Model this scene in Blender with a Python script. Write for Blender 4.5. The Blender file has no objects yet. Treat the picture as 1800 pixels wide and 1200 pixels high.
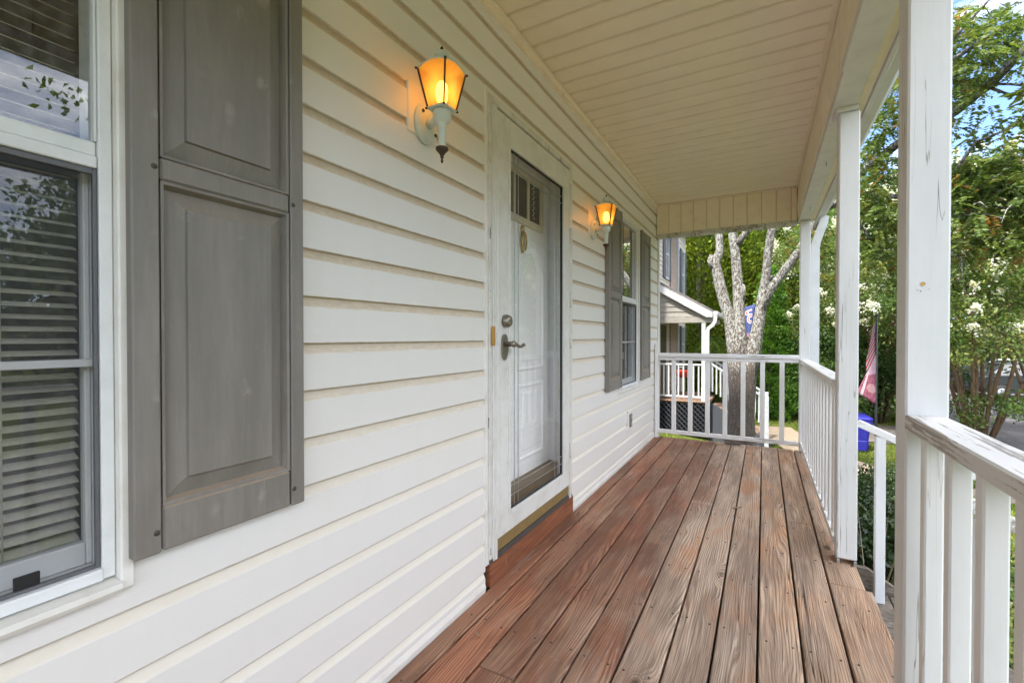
import bpy, math, random
import numpy as np
from mathutils import Vector, Matrix

random.seed(7)
rng = np.random.default_rng(7)
D = bpy.data
SC = bpy.context.scene
COL = SC.collection

# ------------------------------------------------------------------ camera
CAMZ = 1.1253
YAW, PITCH = math.radians(28.956), math.radians(-0.589)
cam_d = D.cameras.new("camera")
cam_d.sensor_fit = 'HORIZONTAL'
cam_d.sensor_width = 36.0
cam_d.lens = 16.0
cam_d.clip_start = 0.02
cam_d.clip_end = 2000
cam = D.objects.new("camera", cam_d)
COL.objects.link(cam)
cam.location = (0, 0, CAMZ)
cam.rotation_euler = (math.radians(90) + PITCH, 0, YAW)
SC.camera = cam

# ------------------------------------------------------------------ sky, sun, exposure
SUN_EL, SUN_AZ = math.radians(58), math.radians(198)     # azimuth measured from +Y towards +X
wd = D.worlds.new("World")
SC.world = wd
wd.use_nodes = True
wn, wl = wd.node_tree.nodes, wd.node_tree.links
wn.clear()
wo = wn.new("ShaderNodeOutputWorld")
bg = wn.new("ShaderNodeBackground")
sky = wn.new("ShaderNodeTexSky")
sky.sky_type = 'NISHITA'
sky.sun_disc = False
sky.sun_elevation = SUN_EL
sky.sun_rotation = SUN_AZ
sky.air_density = 0.4
sky.dust_density = 0.0
sky.ozone_density = 2.0
bg.inputs["Strength"].default_value = 0.15
tc = wn.new("ShaderNodeTexCoord")
mp = wn.new("ShaderNodeMapping")
mp.inputs["Scale"].default_value = (1.0, 1.0, 2.6)
mp.inputs["Location"].default_value = (27.4, 14.2, 6.6)
nz = wn.new("ShaderNodeTexNoise")
nz.inputs["Scale"].default_value = 1.7
nz.inputs["Detail"].default_value = 7
nz.inputs["Roughness"].default_value = 0.58
rp = wn.new("ShaderNodeValToRGB")
rp.color_ramp.elements[0].position = 0.44
rp.color_ramp.elements[1].position = 0.60
mx = wn.new("ShaderNodeMixRGB")
mx.inputs["Color2"].default_value = (7.4, 7.5, 7.7, 1)
wl.new(tc.outputs["Generated"], mp.inputs["Vector"])
wl.new(mp.outputs["Vector"], nz.inputs["Vector"])
wl.new(nz.outputs["Fac"], rp.inputs["Fac"])
wl.new(rp.outputs["Color"], mx.inputs["Fac"])
wl.new(sky.outputs["Color"], mx.inputs["Color1"])
wl.new(mx.outputs["Color"], bg.inputs["Color"])
wl.new(bg.outputs["Background"], wo.inputs["Surface"])

sun_d = D.lights.new("sun", 'SUN')
sun_d.energy = 2.8
sun_d.angle = math.radians(4)
sun_d.color = (1.0, 0.95, 0.87)
sun = D.objects.new("sun", sun_d)
COL.objects.link(sun)
sdir = Vector((math.sin(SUN_AZ) * math.cos(SUN_EL), math.cos(SUN_AZ) * math.cos(SUN_EL), math.sin(SUN_EL)))
sun.rotation_euler = sdir.to_track_quat('Z', 'Y').to_euler()
sun.location = sdir * 60

vs = SC.view_settings
vs.view_transform = 'Standard'
vs.look = 'None'
vs.gamma = 1.0
vs.exposure = 2.42
vs.use_curve_mapping = False
SC.render.engine = 'CYCLES'
cy = SC.cycles
cy.use_denoising = True
cy.max_bounces = 10
cy.diffuse_bounces = 8
cy.glossy_bounces = 3
cy.transmission_bounces = 4
cy.transparent_max_bounces = 12
cy.use_adaptive_sampling = True
cy.adaptive_threshold = 0.02
cy.sample_clamp_indirect = 6.0
cy.caustics_reflective = False
cy.caustics_refractive = False

# ------------------------------------------------------------------ pixel -> place
FPX = 800.0
_f = Vector((-math.sin(YAW) * math.cos(PITCH), math.cos(YAW) * math.cos(PITCH), math.sin(PITCH)))
_r = Vector((math.cos(YAW), math.sin(YAW), 0))
_u = _r.cross(_f)
def ray(x, y):
    return _f + _r * ((x - 900) / FPX) - _u * ((y - 600) / FPX)
def at(x, y, Y):
    d = ray(x, y)
    return Vector((0, 0, CAMZ)) + d * (Y / d.y)

# ------------------------------------------------------------------ object helpers
WLOC = {}
def link(o, parent=None, loc=(0, 0, 0)):
    COL.objects.link(o)
    loc = Vector(loc)
    WLOC[o.name] = loc
    if parent is not None:
        o.parent = parent
        o.location = loc - WLOC[parent.name]
    else:
        o.location = loc
    return o
def tag(o, label, cat, group=None):
    o["label"] = label
    o["category"] = cat
    if group: o["group"] = group
    return o
def thing(name, label, cat, loc, group=None):
    o = D.objects.new(name, None)
    o.empty_display_size = 0.2
    link(o, None, loc)
    return tag(o, label, cat, group)

class MB:
    """collects shapes (world coordinates) and links them as ONE mesh object"""
    def __init__(s):
        s.v, s.f, s.sm = [], [], []
    def add(s, vs, fs, smooth=False):
        b = len(s.v)
        s.v += [tuple(p) for p in vs]
        s.f += [tuple(i + b for i in f) for f in fs]
        s.sm += [smooth] * len(fs)
        return s
    def box(s, x0, x1, y0, y1, z0, z1, c=0.0):
        if x0 > x1: x0, x1 = x1, x0
        if y0 > y1: y0, y1 = y1, y0
        if z0 > z1: z0, z1 = z1, z0
        c = min(c, (x1 - x0) * .45, (y1 - y0) * .45, (z1 - z0) * .45)
        if c <= 0:
            vs = [(x, y, z) for x in (x0, x1) for y in (y0, y1) for z in (z0, z1)]
            return s.add(vs, [(0, 1, 3, 2), (4, 6, 7, 5), (0, 4, 5, 1), (2, 3, 7, 6), (0, 2, 6, 4), (1, 5, 7, 3)])
        vs, idx = [], {}
        for i, (x, sx) in enumerate(((x0, 1), (x1, -1))):
            for j, (y, sy) in enumerate(((y0, 1), (y1, -1))):
                for k, (z, sz) in enumerate(((z0, 1), (z1, -1))):
                    for a in range(3):
                        p = [x + sx * c, y + sy * c, z + sz * c]
                        p[a] = (x, y, z)[a]
                        idx[(i, j, k, a)] = len(vs)
                        vs.append(p)
        I = idx
        fs = []
        for a in range(3):
            b, d = (a + 1) % 3, (a + 2) % 3
            for e in (0, 1):
                q = []
                for (m, n) in ((0, 0), (1, 0), (1, 1), (0, 1)):
                    key = [0, 0, 0]; key[a] = e; key[b] = m; key[d] = n
                    q.append(I[(*key, a)])
                fs.append(tuple(q) if e else tuple(reversed(q)))
        for a in range(3):          # edges along axis a
            b, d = (a + 1) % 3, (a + 2) % 3
            for m in (0, 1):
                for n in (0, 1):
                    k0 = [0, 0, 0]; k0[b] = m; k0[d] = n; k0[a] = 0
                    k1 = list(k0); k1[a] = 1
                    q = (I[(*k0, b)], I[(*k1, b)], I[(*k1, d)], I[(*k0, d)])
                    fs.append(q if (m + n) % 2 == 0 else tuple(reversed(q)))
        for i in (0, 1):
            for j in (0, 1):
                for k in (0, 1):
                    q = (I[(i, j, k, 0)], I[(i, j, k, 1)], I[(i, j, k, 2)])
                    fs.append(q if (i + j + k) % 2 else tuple(reversed(q)))
        return s.add(vs, fs)
    def obox(s, center, half, axes, c=0.0):
        t = MB().box(-half[0], half[0], -half[1], half[1], -half[2], half[2], c)
        ax = [Vector(a).normalized() for a in axes]
        o = Vector(center)
        return s.add([o + ax[0] * p[0] + ax[1] * p[1] + ax[2] * p[2] for p in t.v], t.f)
    def bar(s, a, b, w, h, up=(0, 0, 1), c=0.0):
        a, b = Vector(a), Vector(b)
        d = (b - a)
        L = d.length
        d.normalize()
        sd = d.cross(Vector(up)).normalized()
        u = sd.cross(d)
        return s.obox((a + b) / 2, (w / 2, L / 2, h / 2), (sd, d, u), c)
    def prism(s, poly, axis, a0, a1, caps=True, smooth=False):
        """poly: 2-D points in the two other axes (x,y,z order kept); extruded along axis"""
        n = len(poly)
        def P(p, a):
            if axis == 1: return (p[0], a, p[1])
            if axis == 0: return (a, p[0], p[1])
            return (p[0], p[1], a)
        vs = [P(p, a0) for p in poly] + [P(p, a1) for p in poly]
        fs = [(i, (i + 1) % n, n + (i + 1) % n, n + i) for i in range(n)]
        s.add(vs, fs, smooth)
        if caps:
            b = len(s.v) - 2 * n
            s.f += [tuple(b + i for i in reversed(range(n))), tuple(b + n + i for i in range(n))]
            s.sm += [False, False]
        return s
    def strip(s, poly, a0, a1, smooth=True):
        """open profile (x,z) run along Y"""
        n = len(poly)
        vs = [(p[0], a0, p[1]) for p in poly] + [(p[0], a1, p[1]) for p in poly]
        return s.add(vs, [(i, i + 1, n + i + 1, n + i) for i in range(n - 1)], smooth)
    def tube(s, pts, rad, n=8, cap=True, smooth=True, jit=0.0):
        pts = [Vector(p) for p in pts]
        if not hasattr(rad, '__len__'): rad = [rad] * len(pts)
        m = len(pts)
        ref = Vector((0, 0, 1))
        vs = []
        t0 = (pts[1] - pts[0]).normalized()
        if abs(t0.dot(ref)) > .9: ref = Vector((1, 0, 0))
        u = t0.cross(ref).normalized()
        for i in range(m):
            t = (pts[min(i + 1, m - 1)] - pts[max(i - 1, 0)]).normalized()
            u = (u - t * u.dot(t)).normalized()
            w = t.cross(u)
            for k in range(n):
                a = 2 * math.pi * k / n
                r = rad[i] * (1 + (random.uniform(-jit, jit) if jit else 0))
                vs.append(pts[i] + (u * math.cos(a) + w * math.sin(a)) * r)
        fs = [(i * n + k, i * n + (k + 1) % n, (i + 1) * n + (k + 1) % n, (i + 1) * n + k)
              for i in range(m - 1) for k in range(n)]
        s.add(vs, fs, smooth)
        if cap:
            b = len(s.v) - m * n
            s.f += [tuple(b + k for k in reversed(range(n))), tuple(b + (m - 1) * n + k for k in range(n))]
            s.sm += [False, False]
        return s
    def lathe(s, prof, o, n=16, axis=2, smooth=True):
        """prof: (radius, height) pairs"""
        o = Vector(o)
        vs = []
        for r, h in prof:
            for k in range(n):
                a = 2 * math.pi * k / n
                c, d = r * math.cos(a), r * math.sin(a)
                p = (c, d, h) if axis == 2 else ((h, c, d) if axis == 0 else (d, h, c))
                vs.append(o + Vector(p))
        m = len(prof)
        fs = [(i * n + k, i * n + (k + 1) % n, (i + 1) * n + (k + 1) % n, (i + 1) * n + k)
              for i in range(m - 1) for k in range(n)]
        s.add(vs, fs, smooth)
        b = len(s.v) - m * n
        s.f += [tuple(b + k for k in reversed(range(n))), tuple(b + (m - 1) * n + k for k in range(n))]
        s.sm += [False, False]
        return s
    def mesh(s, name, o=(0, 0, 0)):
        me = D.meshes.new(name)
        o = Vector(o)
        me.from_pydata([(p[0] - o.x, p[1] - o.y, p[2] - o.z) for p in s.v], [], s.f)
        me.polygons.foreach_set("use_smooth", s.sm)
        me.update()
        return me
    def center(s, base=False):
        a = np.array([tuple(p) for p in s.v])
        c = (a.min(0) + a.max(0)) / 2
        if base: c[2] = a[:, 2].min()
        return Vector(c)
    def build(s, name, mat, parent=None, o=None, base=False):
        if o is None: o = s.center(base)
        me = s.mesh(name, o)
        me.materials.append(mat)
        ob = D.objects.new(name, me)
        link(ob, parent, o)
        return ob

def structure(o):
    o["kind"] = "structure"
    return o
def stuff(o):
    o["kind"] = "stuff"
    return o

# ------------------------------------------------------------------ materials
def mat(name):
    m = D.materials.new(name)
    m.use_nodes = True
    nt = m.node_tree
    b = nt.nodes["Principled BSDF"]
    return m, nt.nodes, nt.links, b
def N(nodes, t, **kw):
    n = nodes.new(t)
    for k, v in kw.items():
        if k in n.inputs: n.inputs[k].default_value = v
        else: setattr(n, k, v)
    return n
class G:
    """small node graph helper"""
    def __init__(s, name, rough=.6, spec=.5):
        s.m, s.n, s.l, s.b = mat(name)
        s.b.inputs["Roughness"].default_value = rough
        s.b.inputs["Specular IOR Level"].default_value = spec
        s._rnd = None
    def c(s, a, b): s.l.new(a, b)
    def coord(s, scale=(1, 1, 1), kind="Object", rand=True):
        t = s.n.new("ShaderNodeTexCoord")
        v = t.outputs[kind]
        if rand:
            oi = s.n.new("ShaderNodeObjectInfo")
            mul = N(s.n, "ShaderNodeMath", operation='MULTIPLY'); mul.inputs[1].default_value = 37.0
            s.c(oi.outputs["Random"], mul.inputs[0])
            ad = N(s.n, "ShaderNodeVectorMath", operation='ADD')
            s.c(v, ad.inputs[0]); s.c(mul.outputs[0], ad.inputs[1])
            v = ad.outputs[0]
        mp = s.n.new("ShaderNodeMapping")
        mp.inputs["Scale"].default_value = scale
        s.c(v, mp.inputs["Vector"])
        return mp.outputs["Vector"]
    def noise(s, vec, scale=5, detail=4, rough=.55, dist=0):
        t = N(s.n, "ShaderNodeTexNoise")
        t.inputs["Scale"].default_value = scale
        t.inputs["Detail"].default_value = detail
        t.inputs["Roughness"].default_value = rough
        t.inputs["Distortion"].default_value = dist
        s.c(vec, t.inputs["Vector"])
        return t.outputs["Fac"]
    def voro(s, vec, scale=5, feature='F1'):
        t = N(s.n, "ShaderNodeTexVoronoi", feature=feature)
        t.inputs["Scale"].default_value = scale
        s.c(vec, t.inputs["Vector"])
        return t.outputs["Distance"]
    def ramp(s, fac, stops):
        r = s.n.new("ShaderNodeValToRGB")
        cr = r.color_ramp
        while len(cr.elements) < len(stops): cr.elements.new(.5)
        for e, (p, c) in zip(cr.elements, stops):
            e.position = p
            e.color = (c, c, c, 1) if not hasattr(c, '__len__') else (*c, 1)
        s.c(fac, r.inputs["Fac"])
        return r.outputs["Color"]
    def mix(s, fac, a, b, mode='MIX'):
        m = N(s.n, "ShaderNodeMixRGB", blend_type=mode)
        for i, v in ((0, fac), (1, a), (2, b)):
            if hasattr(v, 'links'): s.c(v, m.inputs[i])
            elif hasattr(v, '__len__'): m.inputs[i].default_value = (*v, 1)
            else: m.inputs[i].default_value = v
        return m.outputs[0]
    def math(s, op, a, b=None, clamp=False):
        m = N(s.n, "ShaderNodeMath", operation=op)
        m.use_clamp = clamp
        for i, v in ((0, a), (1, b)):
            if v is None: continue
            if hasattr(v, 'links'): s.c(v, m.inputs[i])
            else: m.inputs[i].default_value = v
        return m.outputs[0]
    def sep(s, vec):
        x = s.n.new("ShaderNodeSeparateXYZ")
        s.c(vec, x.inputs[0])
        return x.outputs
    def pos(s):
        return s.n.new("ShaderNodeNewGeometry").outputs["Position"]
    def rand(s):
        return s.n.new("ShaderNodeObjectInfo").outputs["Random"]
    def rng(s, v, a, b, c=0.0, d=1.0, smooth=True):
        m = N(s.n, "ShaderNodeMapRange", interpolation_type='SMOOTHSTEP' if smooth else 'LINEAR')
        s.c(v, m.inputs["Value"])
        for k, x in (("From Min", a), ("From Max", b), ("To Min", c), ("To Max", d)): m.inputs[k].default_value = x
        return m.outputs["Result"]
    def bump(s, h, strength=.3, dist=.002):
        b = s.n.new("ShaderNodeBump")
        b.inputs["Strength"].default_value = strength
        b.inputs["Distance"].default_value = dist
        s.c(h, b.inputs["Height"])
        s.c(b.outputs["Normal"], s.b.inputs["Normal"])
        return s
    def col(s, v):
        if hasattr(v, 'links'): s.c(v, s.b.inputs["Base Color"])
        else: s.b.inputs["Base Color"].default_value = (*v, 1)
        return s
    def rough(s, v):
        if hasattr(v, 'links'): s.c(v, s.b.inputs["Roughness"])
        else: s.b.inputs["Roughness"].default_value = v
        return s

M = {}
def flat(name, colr, rough=.5, metal=0.0, var=.12, spec=.5):
    g = G(name, rough, spec)
    nz = g.noise(g.coord((6, 6, 6)), 3, 5)
    g.col(g.mix(g.rng(nz, .3, .7), [c * (1 - var) for c in colr], [min(1, c * (1 + var * .5)) for c in colr]))
    g.b.inputs["Metallic"].default_value = metal
    g.bump(g.noise(g.coord((1, 1, 1)), 120, 3), .06, .001)
    M[name] = g.m
    return g

# vinyl lap siding: dirt caught in the cove below each lap
def vinyl_siding():
    g = G("vinyl_siding", .42)
    o = g.n.new("ShaderNodeTexCoord").outputs["Object"]
    z = g.sep(o)[2]
    wz = g.sep(g.pos())[2]
    n1 = g.noise(g.coord((1, 2.2, 8)), 6, 6, .65)
    n2 = g.noise(g.coord((30, 40, 90)), 1.0, 4, .7)
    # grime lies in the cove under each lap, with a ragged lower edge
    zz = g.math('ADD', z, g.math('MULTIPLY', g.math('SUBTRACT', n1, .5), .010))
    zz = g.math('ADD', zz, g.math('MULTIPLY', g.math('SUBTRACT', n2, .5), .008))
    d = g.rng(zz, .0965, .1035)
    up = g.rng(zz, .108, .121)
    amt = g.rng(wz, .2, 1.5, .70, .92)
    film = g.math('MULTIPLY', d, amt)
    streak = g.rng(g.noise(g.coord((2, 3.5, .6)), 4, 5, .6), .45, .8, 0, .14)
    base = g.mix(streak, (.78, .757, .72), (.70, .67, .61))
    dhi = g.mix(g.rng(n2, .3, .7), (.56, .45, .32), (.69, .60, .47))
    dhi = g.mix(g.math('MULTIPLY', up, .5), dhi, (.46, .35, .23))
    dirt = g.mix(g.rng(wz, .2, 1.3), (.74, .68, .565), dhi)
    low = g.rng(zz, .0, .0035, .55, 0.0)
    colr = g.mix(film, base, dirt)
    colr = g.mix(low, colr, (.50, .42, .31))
    sp = g.rng(g.noise(g.coord((9, 9, 9)), 2.6, 4, .75), .735, .76, 0, .35)
    colr = g.mix(sp, colr, (.48, .42, .33))
    g.col(colr)
    g.rough(g.rng(film, 0, 1, .38, .75))
    grain = g.noise(g.coord((1, 5, 190)), 1.3, 5, .65, .6)
    wav = g.noise(g.coord((1, 1.0, 3)), 1.6, 2)
    h = g.math('ADD', g.math('MULTIPLY', grain, .42), g.math('MULTIPLY', wav, 2.2))
    g.bump(h, .42, .0022)
    M["siding"] = g.m
vinyl_siding()

def vinyl_trim(name, a, b, rough=.42, chips=0.0, dirtc=(.50, .45, .36), dirt=.25):
    g = G(name, rough)
    n1 = g.noise(g.coord((4, 4, 4)), 2.2, 6, .65)
    n2 = g.noise(g.coord((25, 25, 25)), 2.0, 4, .7)
    c = g.mix(g.rng(n1, .35, .7), a, b)
    c = g.mix(g.rng(n1, .55, .80, 0, dirt), c, dirtc)
    if chips:
        ch = g.rng(g.noise(g.coord((40, 40, 9)), 1.2, 4, .6), .70 - chips, .705 - chips)
        c = g.mix(ch, c, (.16, .14, .12))
    g.col(c)
    g.bump(n2, .10, .0015)
    M[name] = g.m
vinyl_trim("trim", (.79, .765, .72), (.71, .68, .62))
vinyl_trim("door_trim", (.74, .73, .70), (.64, .62, .57), chips=.0, dirt=.45)
vinyl_trim("door_chip", (.70, .685, .65), (.58, .55, .50), chips=.055, dirt=.5)
vinyl_trim("window_vinyl", (.78, .79, .79), (.70, .71, .71), dirt=.18)
vinyl_trim("window_wood", (.80, .78, .73), (.72, .69, .62))
vinyl_trim("soffit", (.86, .76, .60), (.81, .71, .55), rough=.5, dirtc=(.40, .33, .22), dirt=.35)
vinyl_trim("beam_white", (.68, .665, .62), (.60, .585, .54), rough=.5, dirt=.2)
vinyl_trim("enamel", (.66, .70, .63), (.56, .60, .53), rough=.35, dirtc=(.42, .40, .28), dirt=.5)
vinyl_trim("gutter", (.66, .66, .65), (.58, .58, .565), rough=.35)

# ceiling panels: grime gathers along the grooves (panel edges)
def ceiling_mat():
    g = G("ceiling_vinyl", .5)
    o = g.n.new("ShaderNodeTexCoord").outputs["Object"]
    y = g.math('ABSOLUTE', g.sep(o)[1])
    n1 = g.noise(g.coord((3, 3, 3)), 1.6, 6, .6)
    n2 = g.noise(g.coord((3, 60, 3)), 1.2, 5, .7)
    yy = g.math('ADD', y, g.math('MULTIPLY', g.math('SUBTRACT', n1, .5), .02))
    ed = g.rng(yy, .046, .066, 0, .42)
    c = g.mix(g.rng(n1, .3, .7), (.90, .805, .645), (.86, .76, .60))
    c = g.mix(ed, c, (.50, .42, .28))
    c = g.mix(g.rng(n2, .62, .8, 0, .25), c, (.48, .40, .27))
    g.col(c)
    g.bump(g.noise(g.coord((2, 1.2, 1)), 3, 3), .25, .003)
    M["ceiling"] = g.m
ceiling_mat()

def shutter_mat():
    g = G("shutter_vinyl", .5)
    gr = g.noise(g.coord((55, 55, 2.2)), 1.6, 6, .7, .4)
    big = g.noise(g.coord((9, 9, 1.6)), 1.6, 6, .68)
    sp = g.voro(g.coord((9, 9, 6)), 1.6)
    c = g.mix(g.rng(big, .3, .75), (.185, .168, .146), (.25, .228, .20))
    c = g.mix(g.rng(gr, .55, .8, 0, .30), c, (.37, .34, .30))
    sm = g.noise(g.coord((14, 14, 9)), 1.3, 4, .6, .5)
    c = g.mix(g.math('MULTIPLY', g.rng(sp, .10, .30, .5, 0), g.rng(sm, .5, .62)), c, (.38, .35, .31))
    nzv = g.sep(g.n.new("ShaderNodeNewGeometry").outputs["Normal"])[2]
    c = g.mix(g.math('MULTIPLY', g.rng(nzv, .15, .6), g.rng(gr, .3, .6, .5, .95)), c, (.34, .26, .185))
    run = g.rng(g.noise(g.coord((26, 26, .9)), 1.2, 4, .6), .60, .74, 0, .22)
    c = g.mix(run, c, (.42, .39, .35))
    g.col(c)
    g.rough(g.rng(big, .3, .7, .42, .62))
    g.bump(gr, .55, .0014)
    M["shutter"] = g.m
shutter_mat()

# weathered deck wood: red stain near the house, silvered and checked towards the open side
def deck_mat():
    g = G("deck_wood", .78, .3)
    pos = g.pos()
    wx, wy, _ = g.sep(pos)
    co = g.coord((1, 1, 1))
    # knots pull the grain aside
    kv = g.voro(g.coord((4.0, 2.0, 0)), 1.0)
    pull = g.rng(kv, .0, .30, 1, 0)
    x = g.sep(co)[0]
    warp = g.noise(g.coord((4, .42, 4)), 1.6, 2, .45)
    warp2 = g.noise(g.coord((16, 1.6, 14)), 1.5, 3, .5)
    ph = g.math('ADD', g.math('MULTIPLY', x, 330.0), g.math('MULTIPLY', warp, 62.0))
    ph = g.math('ADD', ph, g.math('MULTIPLY', warp2, 5.0))
    ph = g.math('ADD', ph, g.math('MULTIPLY', pull, 16.0))
    ring = g.math('SINE', g.math('MULTIPLY', ph, 1.9))
    ring = g.rng(ring, -1, 1, 0, 1, False)
    cx = g.n.new("ShaderNodeCombineXYZ")
    g.c(g.math('MULTIPLY', ph, 1.05), cx.inputs[0])
    g.c(g.math('MULTIPLY', g.sep(co)[1], 3.2), cx.inputs[1])
    streak = g.noise(cx.outputs[0], 1.0, 5, .62)
    ringm = g.rng(g.noise(g.coord((7, .9, 0)), 1.0, 3), .45, .62)
    fine = g.noise(g.coord((230, 4.5, 60)), 1.0, 5, .65)
    mid = g.noise(g.coord((40, 2.0, 30)), 1.0, 4, .6)
    big = g.noise(g.coord((3.2, 1.4, 3)), 1.3, 5, .62)
    grain = g.math('ADD', g.math('ADD', g.math('MULTIPLY', g.math('MULTIPLY', ring, ringm), .20), g.math('MULTIPLY', streak, .52)), g.math('ADD', g.math('MULTIPLY', mid, .14), g.math('MULTIPLY', fine, .26)))
    rnd = g.rand()
    # stain mask
    wxx = g.math('ADD', wx, g.math('MULTIPLY', g.math('SUBTRACT', big, .5), 1.3))
    wxx = g.math('ADD', wxx, g.math('MULTIPLY', g.math('SUBTRACT', rnd, .5), .34))
    stain = g.rng(wxx, -.85, -.22, .95, .05)
    # ghost of a door mat
    def win(v, a, b, e):
        return g.math('MULTIPLY', g.rng(v, a - e, a + e), g.rng(v, b - e, b + e, 1, 0))
    gj = g.math('MULTIPLY', g.math('SUBTRACT', mid, .5), .05)
    ghost = g.math('MULTIPLY', win(g.math('ADD', wx, gj), -.985, -.47, .03), win(g.math('ADD', wy, gj), 1.82, 2.55, .03))
    stain = g.math('MAXIMUM', stain, g.math('MULTIPLY', ghost, .80))
    far = g.math('MULTIPLY', win(wx, -.90, -.30, .03), win(g.math('ADD', wy, gj), 3.35, 4.30, .02))
    stain = g.math('MAXIMUM', stain, g.math('MULTIPLY', far, .62))
    grey = g.mix(g.rng(grain, .36, .66), (.19, .138, .105), (.54, .425, .33))
    tan = g.mix(g.rng(grain, .36, .66), (.26, .145, .083), (.76, .505, .315))
    right = g.rng(wxx, -.10, .36, .12, .90)
    right = g.math('MULTIPLY', right, g.rng(mid, .25, .7, .5, 1))
    wea = g.mix(right, grey, tan)
    wea = g.mix(g.rng(big, .48, .70, 0, .62), wea, g.mix(grain, (0.290, 0.132, 0.066), (0.607, 0.317, 0.172)))
    red = g.mix(g.rng(grain, .38, .66), (.165, .062, .033), (.41, .17, .092))
    red = g.mix(g.rng(big, .35, .65, 0, .55), red, g.mix(g.rng(grain, .38, .66), (.125, .078, .050), (.33, .225, .15)))
    red = g.mix(g.math('MULTIPLY', ghost, .35), red, g.mix(g.rng(grain, .38, .66), (.120, .042, .022), (.25, .095, .052)))
    c = g.mix(stain, wea, red)
    # knots
    kn = g.rng(kv, .040, .085, .80, 0)
    c = g.mix(kn, c, (.075, .040, .024))
    kring = g.math('MULTIPLY', g.rng(kv, .08, .20, .42, 0), g.rng(g.math('SINE', g.math('MULTIPLY', kv, 190)), -.2, .8))
    c = g.mix(kring, c, (.13, .075, .045))
    # checks: long thin dark cracks, deepest on the exposed boards
    ck = g.noise(g.coord((75, .75, 40)), 1.0, 2, .4, .25)
    ck = g.math('ABSOLUTE', g.math('SUBTRACT', ck, .5))
    crack = g.rng(ck, .004, .016, 1, 0)
    ckm = g.rng(g.noise(g.coord((9, 1.1, 9)), 1.0, 3), .46, .62)
    crack = g.math('MULTIPLY', g.math('MULTIPLY', crack, ckm), g.rng(wxx, -.45, .28, .10, .95))
    c = g.mix(crack, c, (.030, .018, .012))
    # per-board tone and nail heads
    c = g.mix(.8, c, g.mix(rnd, (.80, .80, .80), (1.14, 1.11, 1.08)), 'MULTIPLY')
    worn = g.rng(g.noise(g.coord((11, 2.6, 9)), 1.0, 5, .7), .54, .70, 0, .36)
    c = g.mix(worn, c, g.mix(g.rng(grain, .36, .66), (.17, .132, .108), (.54, .46, .385)))
    dust = g.rng(g.noise(g.coord((60, 60, 60)), 1.0, 3, .7), .66, .74, 0, .35)
    c = g.mix(dust, c, (.42, .36, .30))
    g.col(c)
    h = g.math('SUBTRACT', g.math('ADD', g.math('MULTIPLY', grain, .9), g.math('MULTIPLY', mid, .5)), g.math('MULTIPLY', crack, 2.5))
    g.bump(h, .65, .0026)
    g.rough(g.rng(stain, 0, 1, .85, .62))
    M["deck"] = g.m
deck_mat()

def kick_mat():
    g = G("kick_wood", .6, .35)
    gr = g.noise(g.coord((30, 2.5, 60)), 1.4, 6, .65, .6)
    bl = g.noise(g.coord((8, 3, 8)), 1.3, 4)
    c = g.mix(g.rng(gr, .3, .7), (.17, .055, .026), (.33, .125, .06))
    c = g.mix(g.rng(bl, .5, .72, 0, .5), c, (.09, .05, .034))
    sc = g.rng(g.noise(g.coord((20, 26, 6)), 1.3, 3), .68, .72, 0, .7)
    c = g.mix(sc, c, (.36, .22, .14))
    g.col(c).bump(gr, .4, .002)
    M["kick"] = g.m
kick_mat()

# painted exterior timber: brush grain, hairline cracks, knots bleeding through, flaking where it weathers
def paint_mat(name, axis, flake=.0, tint=(.71, .695, .67), under=(.30, .25, .20), crack=.8):
    g = G(name, .5)
    sc = lambda a, b: tuple(b if i == axis else a for i in range(3))
    gr = g.noise(g.coord(sc(70, 2.4)), 1.3, 6, .68, .3)
    big = g.noise(g.coord(sc(6, 2)), 1.3, 5, .6)
    c = g.mix(g.rng(big, .3, .75), tint, [v * .90 for v in tint])
    c = g.mix(g.rng(gr, .5, .8, 0, .22), c, [v * .74 for v in tint])
    ck = g.noise(g.coord(sc(34, .8)), 1.0, 3, .5, .3)
    line = g.rng(g.math('ABSOLUTE', g.math('SUBTRACT', ck, .5)), .0025, .008, 1, 0)
    line = g.math('MULTIPLY', line, g.rng(g.noise(g.coord(sc(6, .9)), 1.0, 2), .53, .60, 0, crack))
    c = g.mix(line, c, (.20, .165, .13))
    h = g.math('SUBTRACT', g.math('MULTIPLY', gr, .8), g.math('MULTIPLY', line, 1.6))
    if flake:
        f1 = g.noise(g.coord(sc(95, 3.2)), 1.0, 6, .72, .3)
        f2 = g.noise(g.coord(sc(9, 2.0)), 1.0, 4, .6)
        fl = g.math('ADD', f1, g.math('MULTIPLY', g.math('SUBTRACT', f2, .5), .7))
        fm = g.rng(fl, .66 - flake, .685 - flake)
        und = g.mix(g.rng(gr, .3, .7), [v * .55 for v in under], [v * 1.35 for v in under])
        c = g.mix(fm, c, und)
        h = g.math('SUBTRACT', h, g.math('MULTIPLY', fm, .9))
    g.col(c)
    g.bump(h, .45, .0018)
    M[name] = g.m
paint_mat("paint_post", 2)
paint_mat("paint_rail_y", 1, .03, (.80, .78, .745))
paint_mat("paint_rail_x", 0, .025, (.82, .80, .77))
paint_mat("paint_bal", 2, 0, (.82, .805, .78), crack=.35)
paint_mat("paint_flaky_y", 1, .145, (.74, .72, .685), (.40, .35, .30))
paint_mat("paint_flaky_z", 2, .03, (.79, .79, .79), (.22, .20, .19))
paint_mat("paint_old", 1, .12, (.62, .61, .57), (.26, .22, .17))

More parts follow.
